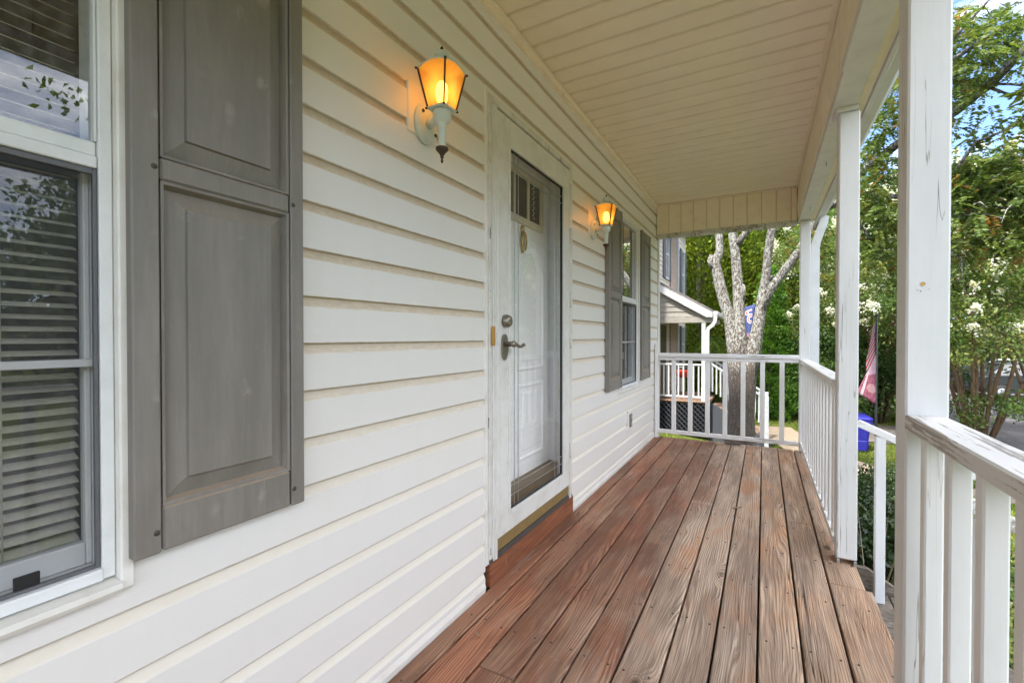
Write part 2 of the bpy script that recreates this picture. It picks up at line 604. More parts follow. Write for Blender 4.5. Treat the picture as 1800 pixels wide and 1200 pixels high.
def grey_wood():
    g = G("grey_wood", .9, .2)
    gr = g.noise(g.coord((14, 60, 60)), 1.2, 6, .7, .8)
    c = g.ramp(gr, [(.25, (.035, .028, .022)), (.5, (.17, .14, .11)), (.8, (.34, .29, .24))])
    g.col(c).bump(gr, .9, .006)
    M["grey_wood"] = g.m
grey_wood()

flat("nickel", (.30, .265, .215), .35, .9)
flat("brass", (.62, .44, .16), .3, .9)
flat("dark_bronze", (.075, .05, .036), .45, .6)
flat("steel", (.5, .5, .5), .35, .9)
flat("black_plastic", (.012, .012, .014), .5)
flat("sweep", (.245, .165, .062), .5)
flat("threshold", (.10, .095, .09), .4, .5)
flat("bell_amber", (.50, .27, .06), .4)
flat("front_door", (.93, .93, .92), .4, 0, .02)
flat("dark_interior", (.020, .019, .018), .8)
flat("interior_wall", (.10, .095, .085), .9)
flat("inner_sill", (.17, .125, .065), .5)
flat("lead", (.55, .57, .57), .3, .8)
flat("slat", (.84, .78, .66), .45)
flat("outlet_grey", (.20, .20, .20), .5)
flat("nail", (.10, .085, .07), .5, .6)
flat("sheathing", (.05, .045, .04), .9)
flat("screen_frame", (.12, .12, .125), .45)
flat("lace", (.78, .76, .70), .6)
flat("frame_cream", (.66, .60, .44), .5)

def glass_mat(name, tint=(1, 1, 1), k=1.0, dirt=.03):
    m, n, l, b = mat(name)
    n.remove(b)
    out = n["Material Output"]
    fr = N(n, "ShaderNodeFresnel"); fr.inputs["IOR"].default_value = 1.5
    mul = N(n, "ShaderNodeMath", operation='MULTIPLY'); mul.inputs[1].default_value = 1.8 * k; mul.use_clamp = True
    tr = N(n, "ShaderNodeBsdfTransparent"); tr.inputs["Color"].default_value = (*tint, 1)
    gl = N(n, "ShaderNodeBsdfGlossy"); gl.inputs["Roughness"].default_value = .004
    tcn = N(n, "ShaderNodeTexCoord")
    nz = N(n, "ShaderNodeTexNoise"); nz.inputs["Scale"].default_value = 3.0; nz.inputs["Detail"].default_value = 1
    bp = N(n, "ShaderNodeBump"); bp.inputs["Strength"].default_value = .015; bp.inputs["Distance"].default_value = .01
    l.new(tcn.outputs["Object"], nz.inputs["Vector"]); l.new(nz.outputs["Fac"], bp.inputs["Height"])
    l.new(bp.outputs["Normal"], gl.inputs["Normal"])
    df = N(n, "ShaderNodeBsdfDiffuse"); df.inputs["Color"].default_value = (.6, .6, .58, 1)
    a = N(n, "ShaderNodeMixShader"); a2 = N(n, "ShaderNodeMixShader")
    geo = N(n, "ShaderNodeNewGeometry")
    inv = N(n, "ShaderNodeMath", operation='SUBTRACT'); inv.inputs[0].default_value = 1.0
    m2 = N(n, "ShaderNodeMath", operation='MULTIPLY')
    l.new(geo.outputs["Backfacing"], inv.inputs[1])
    l.new(fr.outputs[0], mul.inputs[0]); l.new(mul.outputs[0], m2.inputs[0]); l.new(inv.outputs[0], m2.inputs[1]); l.new(m2.outputs[0], a.inputs[0])
    l.new(tr.outputs[0], a.inputs[1]); l.new(gl.outputs[0], a.inputs[2])
    n2 = N(n, "ShaderNodeTexNoise"); n2.inputs["Scale"].default_value = 60; n2.inputs["Detail"].default_value = 4
    l.new(tcn.outputs["Object"], n2.inputs["Vector"])
    mr = N(n, "ShaderNodeMapRange")
    for kk, v in (("From Min", .45), ("From Max", .8), ("To Min", dirt * .3), ("To Max", dirt * 3)): mr.inputs[kk].default_value = v
    l.new(n2.outputs["Fac"], mr.inputs["Value"]); l.new(mr.outputs[0], a2.inputs[0])
    l.new(a.outputs[0], a2.inputs[1]); l.new(df.outputs[0], a2.inputs[2])
    l.new(a2.outputs[0], out.inputs["Surface"])
    M[name] = m
glass_mat("glass", (.96, .98, .97), 1.7)
glass_mat("door_glass", (1, 1, 1), .75, .012)
glass_mat("car_glass", (.25, .28, .30), 1.4)

def screen_mat():
    m, n, l, b = mat("insect_screen")
    out = n["Material Output"]
    b.inputs["Base Color"].default_value = (.055, .055, .058, 1)
    b.inputs["Roughness"].default_value = .5
    tr = N(n, "ShaderNodeBsdfTransparent")
    mx = N(n, "ShaderNodeMixShader"); mx.inputs[0].default_value = .30
    l.new(tr.outputs[0], mx.inputs[1]); l.new(b.outputs[0], mx.inputs[2]); l.new(mx.outputs[0], out.inputs["Surface"])
    M["screen"] = m
screen_mat()

def amber_mat():
    m, n, l, b = mat("amber_glass")
    out = n["Material Output"]
    n.remove(b)
    tr = N(n, "ShaderNodeBsdfTransparent"); tr.inputs["Color"].default_value = (1.0, .56, .15, 1)
    tl = N(n, "ShaderNodeBsdfTranslucent"); tl.inputs["Color"].default_value = (.98, .58, .17, 1)
    gl = N(n, "ShaderNodeBsdfGlossy"); gl.inputs["Roughness"].default_value = .08
    a = N(n, "ShaderNodeMixShader"); a.inputs[0].default_value = .40
    c = N(n, "ShaderNodeMixShader"); c.inputs[0].default_value = .05
    l.new(tr.outputs[0], a.inputs[1]); l.new(tl.outputs[0], a.inputs[2])
    l.new(a.outputs[0], c.inputs[1]); l.new(gl.outputs[0], c.inputs[2])
    l.new(c.outputs[0], out.inputs["Surface"])
    M["amber"] = m
amber_mat()
def bulb_mat():
    m, n, l, b = mat("bulb_glow")
    b.inputs["Emission Color"].default_value = (1.0, .62, .22, 1)
    b.inputs["Emission Strength"].default_value = 2.8
    M["bulb"] = m
bulb_mat()

# foliage: one 'tint' value per leaf
def leaf_mat(name, stops, trans=.35, rough=.5, gloss=.25):
    m, n, l, b = mat(name)
    out = n["Material Output"]
    at_ = N(n, "ShaderNodeAttribute", attribute_name="tint")
    r = n.new("ShaderNodeValToRGB")
    cr = r.color_ramp
    while len(cr.elements) < len(stops): cr.elements.new(.5)
    for e, (p, c) in zip(cr.elements, stops):
        e.position = p; e.color = (*c, 1)
    l.new(at_.outputs["Fac"], r.inputs["Fac"])
    l.new(r.outputs["Color"], b.inputs["Base Color"])
    b.inputs["Roughness"].default_value = rough
    b.inputs["Specular IOR Level"].default_value = gloss
    tl = N(n, "ShaderNodeBsdfTranslucent")
    br = N(n, "ShaderNodeMixRGB", blend_type='MULTIPLY'); br.inputs[0].default_value = 1; br.inputs[2].default_value = (1.5, 1.5, .8, 1)
    l.new(r.outputs["Color"], br.inputs[1]); l.new(br.outputs[0], tl.inputs["Color"])
    mx = N(n, "ShaderNodeMixShader"); mx.inputs[0].default_value = trans
    l.new(b.outputs[0], mx.inputs[1]); l.new(tl.outputs[0], mx.inputs[2]); l.new(mx.outputs[0], out.inputs["Surface"])
    M[name] = m
leaf_mat("leaf_locust", [(0, (.040, .072, .018)), (.5, (.095, .14, .032)), (.85, (.18, .205, .05)), (.94, (.17, .15, .03)), (1, (.24, .10, .03))])
leaf_mat("leaf_cypress", [(0, (.045, .075, .008)), (.4, (.09, .135, .012)), (.8, (.17, .215, .022)), (1, (.24, .25, .04))], .3)
leaf_mat("leaf_arbor", [(0, (.04, .105, .015)), (.5, (.085, .19, .025)), (1, (.15, .27, .04))], .3)
leaf_mat("leaf_myrtle", [(0, (.045, .085, .025)), (.5, (.10, .16, .038)), (.85, (.20, .24, .06)), (1, (.32, .31, .09))])
leaf_mat("leaf_dark", [(0, (.028, .058, .018)), (.5, (.058, .105, .028)), (.9, (.085, .15, .03)), (1, (.13, .18, .04))], .25)
leaf_mat("leaf_wood", [(0, (.035, .07, .012)), (.5, (.075, .135, .022)), (1, (.15, .20, .036))])
leaf_mat("leaf_hedge", [(0, (.012, .028, .009)), (.5, (.035, .07, .018)), (.78, (.07, .10, .03)), (1, (.17, .115, .085))], .2, .35, .5)
leaf_mat("leaf_fern", [(0, (.04, .09, .01)), (.6, (.10, .18, .02)), (1, (.20, .27, .04))])
leaf_mat("leaf_lily", [(0, (.07, .13, .02)), (.6, (.15, .22, .04)), (1, (.32, .30, .10))])
leaf_mat("dry_stalk", [(0, (.22, .16, .09)), (1, (.45, .36, .24))], .1)
leaf_mat("blossom", [(0, (.62, .60, .50)), (1, (.86, .85, .80))], .3)
leaf_mat("grass_blade", [(0, (.06, .10, .012)), (.5, (.13, .19, .025)), (.85, (.20, .24, .04)), (1, (.30, .25, .09))])

def bark(name, lo, hi, scale=1.0, lichen=None, thr=.5):
    g = G(name, .9, .2)
    v = g.noise(g.coord((16 * scale, 16 * scale, 4 * scale), rand=False), 1.3, 7, .7, .6)
    c = g.ramp(v, [(.3, lo), (.7, hi)])
    h = v
    if lichen:
        a = g.noise(g.coord((13 * scale, 13 * scale, 7 * scale), rand=False), 1.5, 7, .74, .4)
        zz = g.sep(g.pos())[2]
        a = g.math('ADD', a, g.rng(zz, -.2, 1.3, -.075, .05))
        mk = g.rng(a, thr, thr + .045)
        li = g.mix(g.noise(g.coord((40, 40, 40), rand=False), 1, 3), [x * .72 for x in lichen], lichen)
        c = g.mix(mk, c, li)
        h = g.math('ADD', v, g.math('MULTIPLY', mk, .3))
    g.col(c).bump(h, .9, .02)
    M[name] = g.m
bark("bark_lichen", (.035, .028, .024), (.17, .135, .11), 1.9, (.37, .37, .345), .525)
bark("bark_grey", (.05, .042, .036), (.17, .145, .12))
bark("bark_myrtle", (.07, .040, .022), (.23, .155, .095), 1.4)

flat("asphalt", (.115, .105, .110), .9, 0, .25)
flat("concrete", (.27, .21, .15), .9, 0, .2)
flat("gravel_drive", (.15, .13, .115), .95, 0, .35)
flat("nb_siding", (.62, .50, .41), .6)
flat("nb_siding_light", (.60, .545, .49), .6)
flat("nb_gable", (.30, .275, .24), .6)
flat("nb_white", (.52, .525, .53), .5)
flat("nb_brown", (.14, .10, .07), .7)
flat("nb_wood", (.24, .15, .105), .8)
flat("lattice", (.045, .048, .06), .7)
flat("lattice_back", (.006, .006, .008), .9)
flat("shutter_blue", (.09, .10, .13), .6)
flat("roof_shingle", (.17, .155, .145), .9, 0, .3)
flat("dark_wall", (.05, .042, .038), .9)
flat("bin_blue", (.018, .018, .22), .45)
flat("red_enamel", (.55, .04, .018), .35)
flat("tyre", (.02, .02, .02), .8)
flat("car_paint", (.045, .05, .06), .25, .4)
flat("car_white", (.65, .66, .67), .25)
flat("headlamp", (.8, .8, .8), .15)
flat("pole_dark", (.02, .022, .026), .45)
flat("soil", (.07, .05, .035), .95, 0, .3)
flat("dead_leaf", (.33, .20, .11), .8)
flat("leaf_bright", (.25, .42, .02), .5)

def lawn_mat():
    g = G("lawn", .95, .1)
    p = g.coord((1, 1, 1), rand=False)
    a = g.noise(p, .8, 6, .65)
    b = g.noise(p, 40, 4, .7)
    c = g.ramp(a, [(.3, (.070, .085, .018)), (.55, (.115, .135, .03)), (.75, (.17, .15, .06))])
    c = g.mix(g.rng(b, .3, .75, 0, .6), c, (.05, .075, .012))
    g.col(c).bump(b, 1.0, .03)
    M["lawn"] = g.m
lawn_mat()

# ================================================================== the ground and the street
def ground_z(x, y):
    t = min(1, max(0, (y - 4.5) / 7.0))
    t = t * t * (3 - 2 * t)
    u = min(1, max(0, (x - 0.8) / 6.0))
    lift = .26 * min(1, max(0, (-x - .6) / 2.0))
    z = -.80 - .70 * max(t, u * .9) + lift * t
    far = max(0, math.hypot(x, y) - 45)
    return z + min(9.0, far * .05) * (1 if x > -40 else 0)
def sheet(name, xs, ys, zf, m, lift=0.0):
    vs = [(x, y, zf(x, y) + lift) for y in ys for x in xs]
    n = len(xs)
    fs = [(j * n + i, j * n + i + 1, (j + 1) * n + i + 1, (j + 1) * n + i) for j in range(len(ys) - 1) for i in range(n - 1)]
    me = D.meshes.new(name)
    me.from_pydata(vs, [], fs)
    me.polygons.foreach_set("use_smooth", [True] * len(fs))
    me.materials.append(m)
    return structure(link(D.objects.new(name, me)))
def spaced(a, b, fine0, fine1, step, coarse):
    o, v = [], a
    while v < b:
        o.append(v)
        v += step if fine0 <= v <= fine1 else coarse
    return o + [b]
sheet("lawn", spaced(-400, 400, -6, 14, .5, 12), spaced(-400, 600, -4, 34, .5, 12), ground_z, M["lawn"])
sheet("road", [5.2, 6.4, 7.6, 8.8, 10, 11.6], spaced(-60, 120, -4, 34, .6, 4), ground_z, M["asphalt"], .03)
sheet("driveway", [1.6, 2.2, 2.8, 3.4, 4.0, 4.6, 5.15], [14.2 + .4 * i for i in range(8)], ground_z, M["gravel_drive"], .02)
# garden path from the neighbour's steps down to the drive, in cast slabs
pth = [(.20, 15.2), (.50, 13.7), (.95, 12.3), (1.6, 11.1), (2.5, 10.2), (3.8, 9.6), (5.15, 9.3)]
vs, fs = [], []
for i, (x, y) in enumerate(pth):
    a = Vector(pth[max(i - 1, 0)]); b = Vector(pth[min(i + 1, len(pth) - 1)])
    d = (b - a).normalized(); nrm = Vector((-d.y, d.x)) * .5
    for s_ in (-1, 1):
        px_, py_ = x + nrm.x * s_, y + nrm.y * s_
        vs.append((px_, py_, ground_z(px_, py_) + .025))
    if i: fs.append((2 * i - 2, 2 * i - 1, 2 * i + 1, 2 * i))
me = D.meshes.new("path"); me.from_pydata(vs, [], fs); me.materials.append(M["concrete"])
structure(link(D.objects.new("path", me)))

# ================================================================== the house with its porch
WX = -1.072                     # plane of the siding laps
CH = .12752                     # siding exposure
Z0 = CAMZ - .01803              # a lap edge at eye height
CEIL = 2.61
YF = 5.318                      # far end of the deck
YB = -2.6                       # near end (behind the camera)
house = thing("house", "cream white vinyl sided house with covered timber porch and grey shutters", "house", (-4.5, 1.5, -1.0))

DOOR = (1.690, 2.722, 2.215)    # casing y0, y1, top
W1 = (-.300, .412, .645, 2.175)
W2 = (3.785, 4.488, .645, 2.175)
# --- wall backing with the openings left free
wall = MB()
XB0, XB1 = -1.16, WX - .019
zt = CEIL + .1
wall.box(XB0, XB1, YB, W1[0], -1.2, zt)
wall.box(XB0, XB1, W1[0], W1[1], -1.2, W1[2]); wall.box(XB0, XB1, W1[0], W1[1], W1[3], zt)
wall.box(XB0, XB1, W1[1], DOOR[0] + .04, -1.2, zt)
wall.box(XB0, XB1, DOOR[0] + .04, DOOR[1] - .04, DOOR[2] - .03, zt)
wall.box(XB0, XB1, DOOR[0] + .04, DOOR[1] - .04, -1.2, .09)
wall.box(XB0, XB1, DOOR[1] - .04, W2[0], -1.2, zt)
wall.box(XB0, XB1, W2[0], W2[1], -1.2, W2[2]); wall.box(XB0, XB1, W2[0], W2[1], W2[3], zt)
wall.box(XB0, XB1, W2[1], 5.43, -1.2, zt)
wall_o = wall.build("wall", M["sheathing"], house)

prof = [(-.0125, .0000), (-.0030, .0000), (-.0006, .0010), (0, .0035), (0, .0975), (-.0006, .1000), (-.0022, .1030),
        (-.0048, .1075), (-.0076, .1135), (-.0100, .1205), (-.0115, .1290)]
def siding(y0, y1, z, lo=0.0, hi=CH + .0015):
    """one lap board; lo..hi trims its height where it meets an opening"""
    if y1 - y0 < .01 or hi - lo < .004: return
    p = [(a, b) for a, b in prof if lo <= b <= hi]
    if lo > 0: p = [(0, lo)] + p
    if hi < CH: p = p + [(0, hi)] if hi < .09 else p
    mb = MB().strip([(WX + a, z + b) for a, b in p], y0, y1)
    mb.sm = [abs(p[i + 1][0] - p[i][0]) > 1e-4 for i in range(len(p) - 1)]      # the broad face stays dead flat
    mb.build("siding_board", M["siding"], wall_o, o=(WX, (y0 + y1) / 2, z))
for k in range(-9, 12):
    z = Z0 + k * CH
    top = z + CH
    if top < .055 or z > CEIL - .03: continue
    cuts = []
    for (a, b, zl_, zh_) in ((*DOOR[:2], -1, DOOR[2]), W1, W2):
        if z < zh_ and top > zl_: cuts.append((a + .004, b - .004, zl_ - z, zh_ - z))
    y = YB
    for (a, b, l_, h_) in sorted(cuts):
        siding(y, a, z, 0, CEIL - .012 - z if top > CEIL else CH + .0015)
        if l_ > 0: siding(a, b, z, 0, l_)
        if h_ < CH: siding(a, b, z, max(h_, 0))
        y = b
    siding(y, 5.385, z, 0, CEIL - .012 - z if top > CEIL else CH + .0015)
# starter strip along the deck
for a, b in ((YB, DOOR[0]), (DOOR[1], 5.385)):
    MB().prism([(WX - .02, .003), (WX + .004, .003), (WX + .006, .022), (WX + .001, .040), (WX - .02, .044)], 1, a, b).build("starter_strip", M["trim"], wall_o)
# trim under the ceiling and corner boards
MB().prism([(WX - .012, CEIL - .050), (WX + .012, CEIL - .050), (WX + .012, CEIL - .028), (WX + .026, CEIL - .022),
            (WX + .026, CEIL - .004), (WX - .012, CEIL - .004)], 1, YB, 5.315).build("ceiling_trim", M["soffit"], wall_o)
MB().box(WX - .06, WX + .014, 5.39, 5.465, -.9, CEIL - .06, .004).build("corner_board", M["trim"], wall_o)
MB().box(WX - .07, WX - .055, 5.465, 5.47, -.9, CEIL).build("corner_return", M["trim"], wall_o)
# rooms behind the glass, and an unseen house body added to shade the porch
shell = MB()
shell.box(-9.0, -1.17, -7.0, YB, -1.2, 5.6)
shell.box(-9.0, -5.0, YB, 5.43, -1.2, 5.6)
shell.box(-5.0, -1.165, YB, 5.43, 2.75, 5.6)
shell.box(-5.0, -1.165, 5.36, 5.43, -1.2, 2.75)
shell.box(-5.0, -1.165, YB, 5.36, -1.2, -.02)
shell.build("unseen_upper_wall", M["nb_siding_light"], house)
MB().box(-5.0, -4.9, YB, 5.36, -.02, 2.75).box(-4.9, -1.4, 1.2, 1.26, -.02, 2.75).box(-4.9, -1.4, 3.2, 3.26, -.02, 2.75).build("room_partition", M["interior_wall"], house)
MB().prism([(-10.0, 5.5), (-.5, 5.5), (-.5, 5.62), (-5.1, 8.4), (-10.0, 5.62)], 1, -7.4, 5.8).build("unseen_main_roof", M["roof_shingle"], house)  # unseen roof added to keep the sun off the porch
MB().prism([(-1.15, CEIL + .20), (.40, CEIL + .06), (.490, 2.450), (.515, 2.450), (.445, CEIL + .13), (-1.15, 3.35)], 1, YB - .1, 5.75).build("porch_roof", M["roof_shingle"], house)

# --- porch ceiling
ceil_o = MB().box(-1.15, .30, YB, 5.33, CEIL + .012, CEIL + .05).build("porch_ceiling", M["sheathing"], house)
PW = .1302
y = 1.851 - PW * 34
while y < 5.30:
    a, b = max(y, YB) + .0008, min(y + PW, 5.312) - .0008
    if b - a > .02:
        c = .015
        MB().prism([(a, CEIL + .011), (a, CEIL + .0075), (a + c, CEIL + .001), (a + c * 1.6, CEIL), (b - c * 1.6, CEIL), (b - c, CEIL + .001), (b, CEIL + .0075), (b, CEIL + .011)],
                   0, WX + .004, .292).build("ceiling_panel", M["ceiling"], ceil_o)
    y += PW
MB().prism([(.270, CEIL - .014), (.286, CEIL - .014), (.286, CEIL + .01), (.262, CEIL + .01), (.262, CEIL - .004), (.270, CEIL - .004)], 1, YB, 5.312).build("ceiling_trim", M["soffit"], ceil_o)
MB().prism([(5.288, CEIL - .012), (5.312, CEIL - .012), (5.312, CEIL - .003), (5.288, CEIL - .003)], 0, WX + .03, .26).build("ceiling_trim", M["soffit"], ceil_o)

# --- beam along the open side
BI, BO, BZ = .287, .392, 2.250
beam = MB()
beam.box(BI + .012, BO - .012, YB, 5.40, BZ + .03, CEIL + .05)
beam_o = beam.build("beam", M["sheathing"], house)
for a, b, dz in ((YB, 2.372, -.006), (2.374, 5.40, 0)):
    MB().box(BI + (-.004 if dz else .004), BO, a, b, BZ + dz, BZ + .034, .003).build("beam_board", M["beam_white"], beam_o)
y = YB
while y < 5.30:
    b = min(y + PW, 5.306)
    MB().prism([(BI + .013, y + .001), (BI + .006, y + .001), (BI, y + .010), (BI, b - .010), (BI + .006, b - .001), (BI + .013, b - .001)], 2, BZ + .036, CEIL - .015).build("beam_panel", M["soffit"], beam_o)
    y += PW
MB().box(BO + .002, BO + .045, YB, 5.42, BZ + .025, BZ + .036).build("outer_flange", M["soffit"], beam_o)
MB().box(BO + .002, BO + .014, YB, 5.42, BZ + .037, CEIL).build("outer_cladding", M["soffit"], beam_o)
# eave board and gutter
MB().box(BO + .047, BO + .068, YB, 5.60, BZ + .010, 2.44, .003).build("fascia_board", M["gutter"], house)
gx = BO + .070
MB().prism([(gx, 2.30), (gx + .05, 2.30), (gx + .075, 2.33), (gx + .082, 2.38), (gx + .10, 2.40), (gx + .10, 2.415), (gx + .094, 2.415), (gx + .094, 2.405),
            (gx + .074, 2.385), (gx + .068, 2.335), (gx + .046, 2.306), (gx + .004, 2.306), (gx + .004, 2.41), (gx, 2.41)], 1, YB, 5.62).build("gutter", M["gutter"], house)

# --- header at the far end
hdr = MB().box(WX + .02, BI, 5.322, 5.40, 2.28, CEIL + .05).build("end_beam", M["sheathing"], house)
x = WX + .004
while x < BI - .01:
    b = min(x + PW, BI - .002)
    MB().prism([(x + .001, 5.321), (x + .001, 5.316), (x + .009, 5.310), (b - .009, 5.310), (b - .001, 5.316), (b - .001, 5.321)], 2, 2.281, CEIL - .013).build("beam_panel", M["soffit"], hdr)
    x += PW
MB().box(WX + .004, BI - .006, 5.300, 5.402, 2.236, 2.279, .003).build("beam_board", M["paint_old"], hdr)

# --- posts
def post(x0, x1, y0, y1, z0, z1):
    return MB().box(x0, x1, y0, y1, z0, z1, .005).build("porch_post", M["paint_post"], house)
p_near = post(.326, .4135, 1.546, 1.646, .012, BZ - .004)
p_mid = post(.321, .405, 2.756, 2.848, .026, BZ - .024)
p_far = post(.305, .391, 5.225, 5.312, .012, BZ - .004)
MB().box(.306, .398, 2.742, 2.860, BZ - .022, BZ - .0015, .002).build("post_cap", M["paint_post"], p_mid)
for xa, xb in ((.323, .335), (.391, .403)):
    MB().box(xa, xb, 2.752, 2.852, .001, .024, .001).build("post_base", M["steel"], p_mid)
MB().box(.330, .4095, 1.55, 1.642, .001, .010).build("post_base", M["steel"], p_near)

kp = at(1622, 499, 1.5455)
MB().lathe([(.0058, 0), (.0050, .0010), (.0022, .0014)], (kp.x, 1.5448, kp.z), 6, 1).build("knot", M["bell_amber"], p_near)
for dx, dz, r_ in ((-.0105, -.0150, .0011), (-.0040, -.0185, .0016), (.0125, -.0140, .0010)):
    MB().lathe([(r_, 0), (r_ * .8, .0010)], (kp.x + dx, 1.5448, kp.z + dz), 7, 1).build("chip", M["nail"], p_near)
# --- deck
floor_o = MB()
for xx in (-1.0, -.55, -.1, .30):
    floor_o.box(xx, xx + .038, YB, YF - .04, -.19, -.040)
floor_o.box(-1.06, .36, YF - .039, YF - .002, -.19, -.040)
floor_o.box(.362, .398, YB, YF - .002, -.20, -.040)
deck_o = floor_o.build("porch_floor", M["grey_wood"], house)
sk = MB().box(.364, .380, YB, 1.50, -1.1, -.202).box(.364, .380, 2.95, YF - .02, -1.1, -.202).box(-1.06, .362, YF - .020, YF - .004, -1.1, -.192)
sk.build("added_porch_skirt", M["grey_wood"], house)  # unseen skirt added to block daylight from under the deck
MB().box(-1.06, .36, YB, YF - .05, -.66, -.62).build("under_deck_shade_sheet", M["sheathing"], house)  # dark sheet added to stand for shade seen through the board gaps
BP = .1398
X0 = -.9934
gap = .0040
def board(x0, x1, y0, y1, dz=0.0, tilt=0.0):
    mb = MB().box(x0, x1, y0, y1, -.037 + dz, dz, .0035)
    mb.v = [(p[0], p[1], p[2] + tilt * (p[0] - x0)) for p in mb.v]
    mb.build("deck_board", M["deck"], deck_o)
rb = random.Random(3)
splits = {0: [4.05], 1: [], 2: [1.30], 3: [], 4: [], 5: [3.285], 6: [], 7: [], 8: [.9], 9: [3.24], 10: []}
for i in range(0, 11):
    a = X0 + (i - 1) * BP + gap
    b = X0 + i * BP - gap
    if i == 0: a = WX + .002
    if i == 10: b = .402
    ys = [YB] + splits[i] + [YF + rb.uniform(-.006, .008)]
    for j in range(len(ys) - 1):
        if i == 10:
            for (c, d, e) in ((YB, 1.50, .402), (1.502, 2.515, .425), (2.518, ys[-1], .402)):
                board(a, e, c, d, rb.uniform(-.0008, .0012))
            continue
        board(a, b, ys[j] + (.0012 if j else 0), ys[j + 1] - .0012, rb.uniform(-.0012, .0014), rb.uniform(-.012, .012))

scr = MB()
for i in range(0, 11):
    a = X0 + (i - 1) * BP + gap if i else WX + .002
    b = X0 + i * BP - gap if i < 10 else .402
    y = .30
    while y < YF:
        for x in ((a + .024, b - .024) if i else ((a + b) / 2,)):
            jx, jy = rb.uniform(-.006, .006), rb.uniform(-.008, .008)
            scr.lathe([(.0042, .0005), (.0042, .0022), (.0020, .0016)], (x + jx, y + jy, 0), 7)
        y += .4064
scr_o = stuff(scr.build("deck_screws", M["nail"], deck_o))
# --- railings
def railing_y(y0, y1, xc, bals, m_cap, zt=.921, bw=.036):
    r = MB().box(xc - .044, xc + .042, y0, y1, zt - .038, zt, .004).build("railing", m_cap, house)
    MB().box(xc - .038, xc - .006, y0, y1, .062, .098, .003).build("bottom_rail", M["paint_rail_y"], r)
    for yy in bals:
        MB().box(xc - .030, xc - .030 + bw, yy, yy + bw, .098, zt - .039, .0035).build("baluster", M["paint_bal"], r)
    return r
railing_y(YB, 1.5455, .369, [1.430, 1.262, 1.100, .950, .795, .645, .490, .335, .18, .02, -.14, -.30], M["paint_flaky_y"])
sb = []
y = 2.93
while y < 5.18:
    sb.append(y); y += .163
railing_y(2.849, 5.2245, .352, sb, M["paint_rail_y"], .905)
rf = MB().box(-1.026, .304, 5.218, 5.292, .905, .945, .004).build("railing", M["paint_rail_x"], house)
MB().box(-1.026, .304, 5.236, 5.274, .868, .903, .003).build("sub_rail", M["paint_rail_x"], rf)
MB().box(-1.026, .300, 5.234, 5.276, .056, .096, .003).build("bottom_rail", M["paint_rail_x"], rf)
for xx in (-.947, -.866 + .0, -.696, -.523, -.354, -.185, -.010, .160):
    if xx == -.947: continue
    MB().box(xx - .0215, xx + .0215, 5.235, 5.275, .097, .867, .003).build("baluster", M["paint_bal"], rf)
MB().box(-1.066, -1.028, 5.215, 5.295, .002, 1.045, .004).build("wall_post", M["paint_bal"], rf)
MB().box(-.36, -.20, 5.252, 5.272, .002, .054, .002).build("support_block", M["grey_wood"], rf)

# --- steps down to the yard
for k in range(4):
    z = -.17 - .165 * k
    x = .415 + .265 * k
    st = MB().box(x, x + .135, 1.60, 2.90, z - .038, z, .004).build("step", M["grey_wood"], house)
    MB().box(x + .140, x + .278, 1.60, 2.90, z - .038, z - .002, .004).build("tread_board", M["grey_wood"], st)
for yy in (1.565, 2.902):
    MB().prism([(.40, -.06), (.47, -.06), (1.55, -.75), (1.55, -1.45), (1.25, -1.45), (.40, -.80)], 1, yy, yy + .033).build("stringer", M["grey_wood"], house)
for yy, z_off in ((1.60, .02), (2.80, 0)):
    a, b = Vector((.41, yy, .700 + z_off)), Vector((1.62, yy, .130 + z_off))
    hr = MB().bar(a, b, .040, .034, c=.003).build("handrail", M["paint_flaky_y" if yy < 2 else "paint_rail_x"], house)
    for xx in (.478, 1.45):
        zt_ = a.z + (b.z - a.z) * (xx + .02 - a.x) / (b.x - a.x) - .019
        zb = -.168 if xx < 1 else -1.3
        MB().box(xx, xx + .040, yy - .018, yy + .020, zb, zt_, .003).build("handrail_post", M["paint_flaky_z"], hr)

# --- downspout at the far corner
def rect_tube(mb, pts, w, d, ax):
    pts = [Vector(p) for p in pts]
    ring = []
    rr = [(-.5, -.5), (-.3, -.5), (-.28, -.42), (-.1, -.42), (-.08, -.5), (.08, -.5), (.1, -.42), (.28, -.42), (.3, -.5), (.5, -.5), (.5, .5), (-.5, .5)]
    n = len(rr)
    vs = []
    for i, p in enumerate(pts):
        t = (pts[min(i + 1, len(pts) - 1)] - pts[max(i - 1, 0)]).normalized()
        e1 = (Vector(ax) - t * Vector(ax).dot(t)).normalized()
        e2 = t.cross(e1)
        for a, b in rr: vs.append(p + e1 * (a * w) + e2 * (-b * d))
    fs = [(i * n + k, i * n + (k + 1) % n, (i + 1) * n + (k + 1) % n, (i + 1) * n + k) for i in range(len(pts) - 1) for k in range(n)]
    mb.add(vs, fs)
rect = MB()
rect_tube(rect, [(.438, 5.37, -.9), (.438, 5.37, 1.0), (.438, 5.37, 2.00), (.445, 5.37, 2.05), (.505, 5.37, 2.24), (.512, 5.37, 2.30)], .072, .055, (1, 0, 0))
rect.build("downspout", M["gutter"], house)

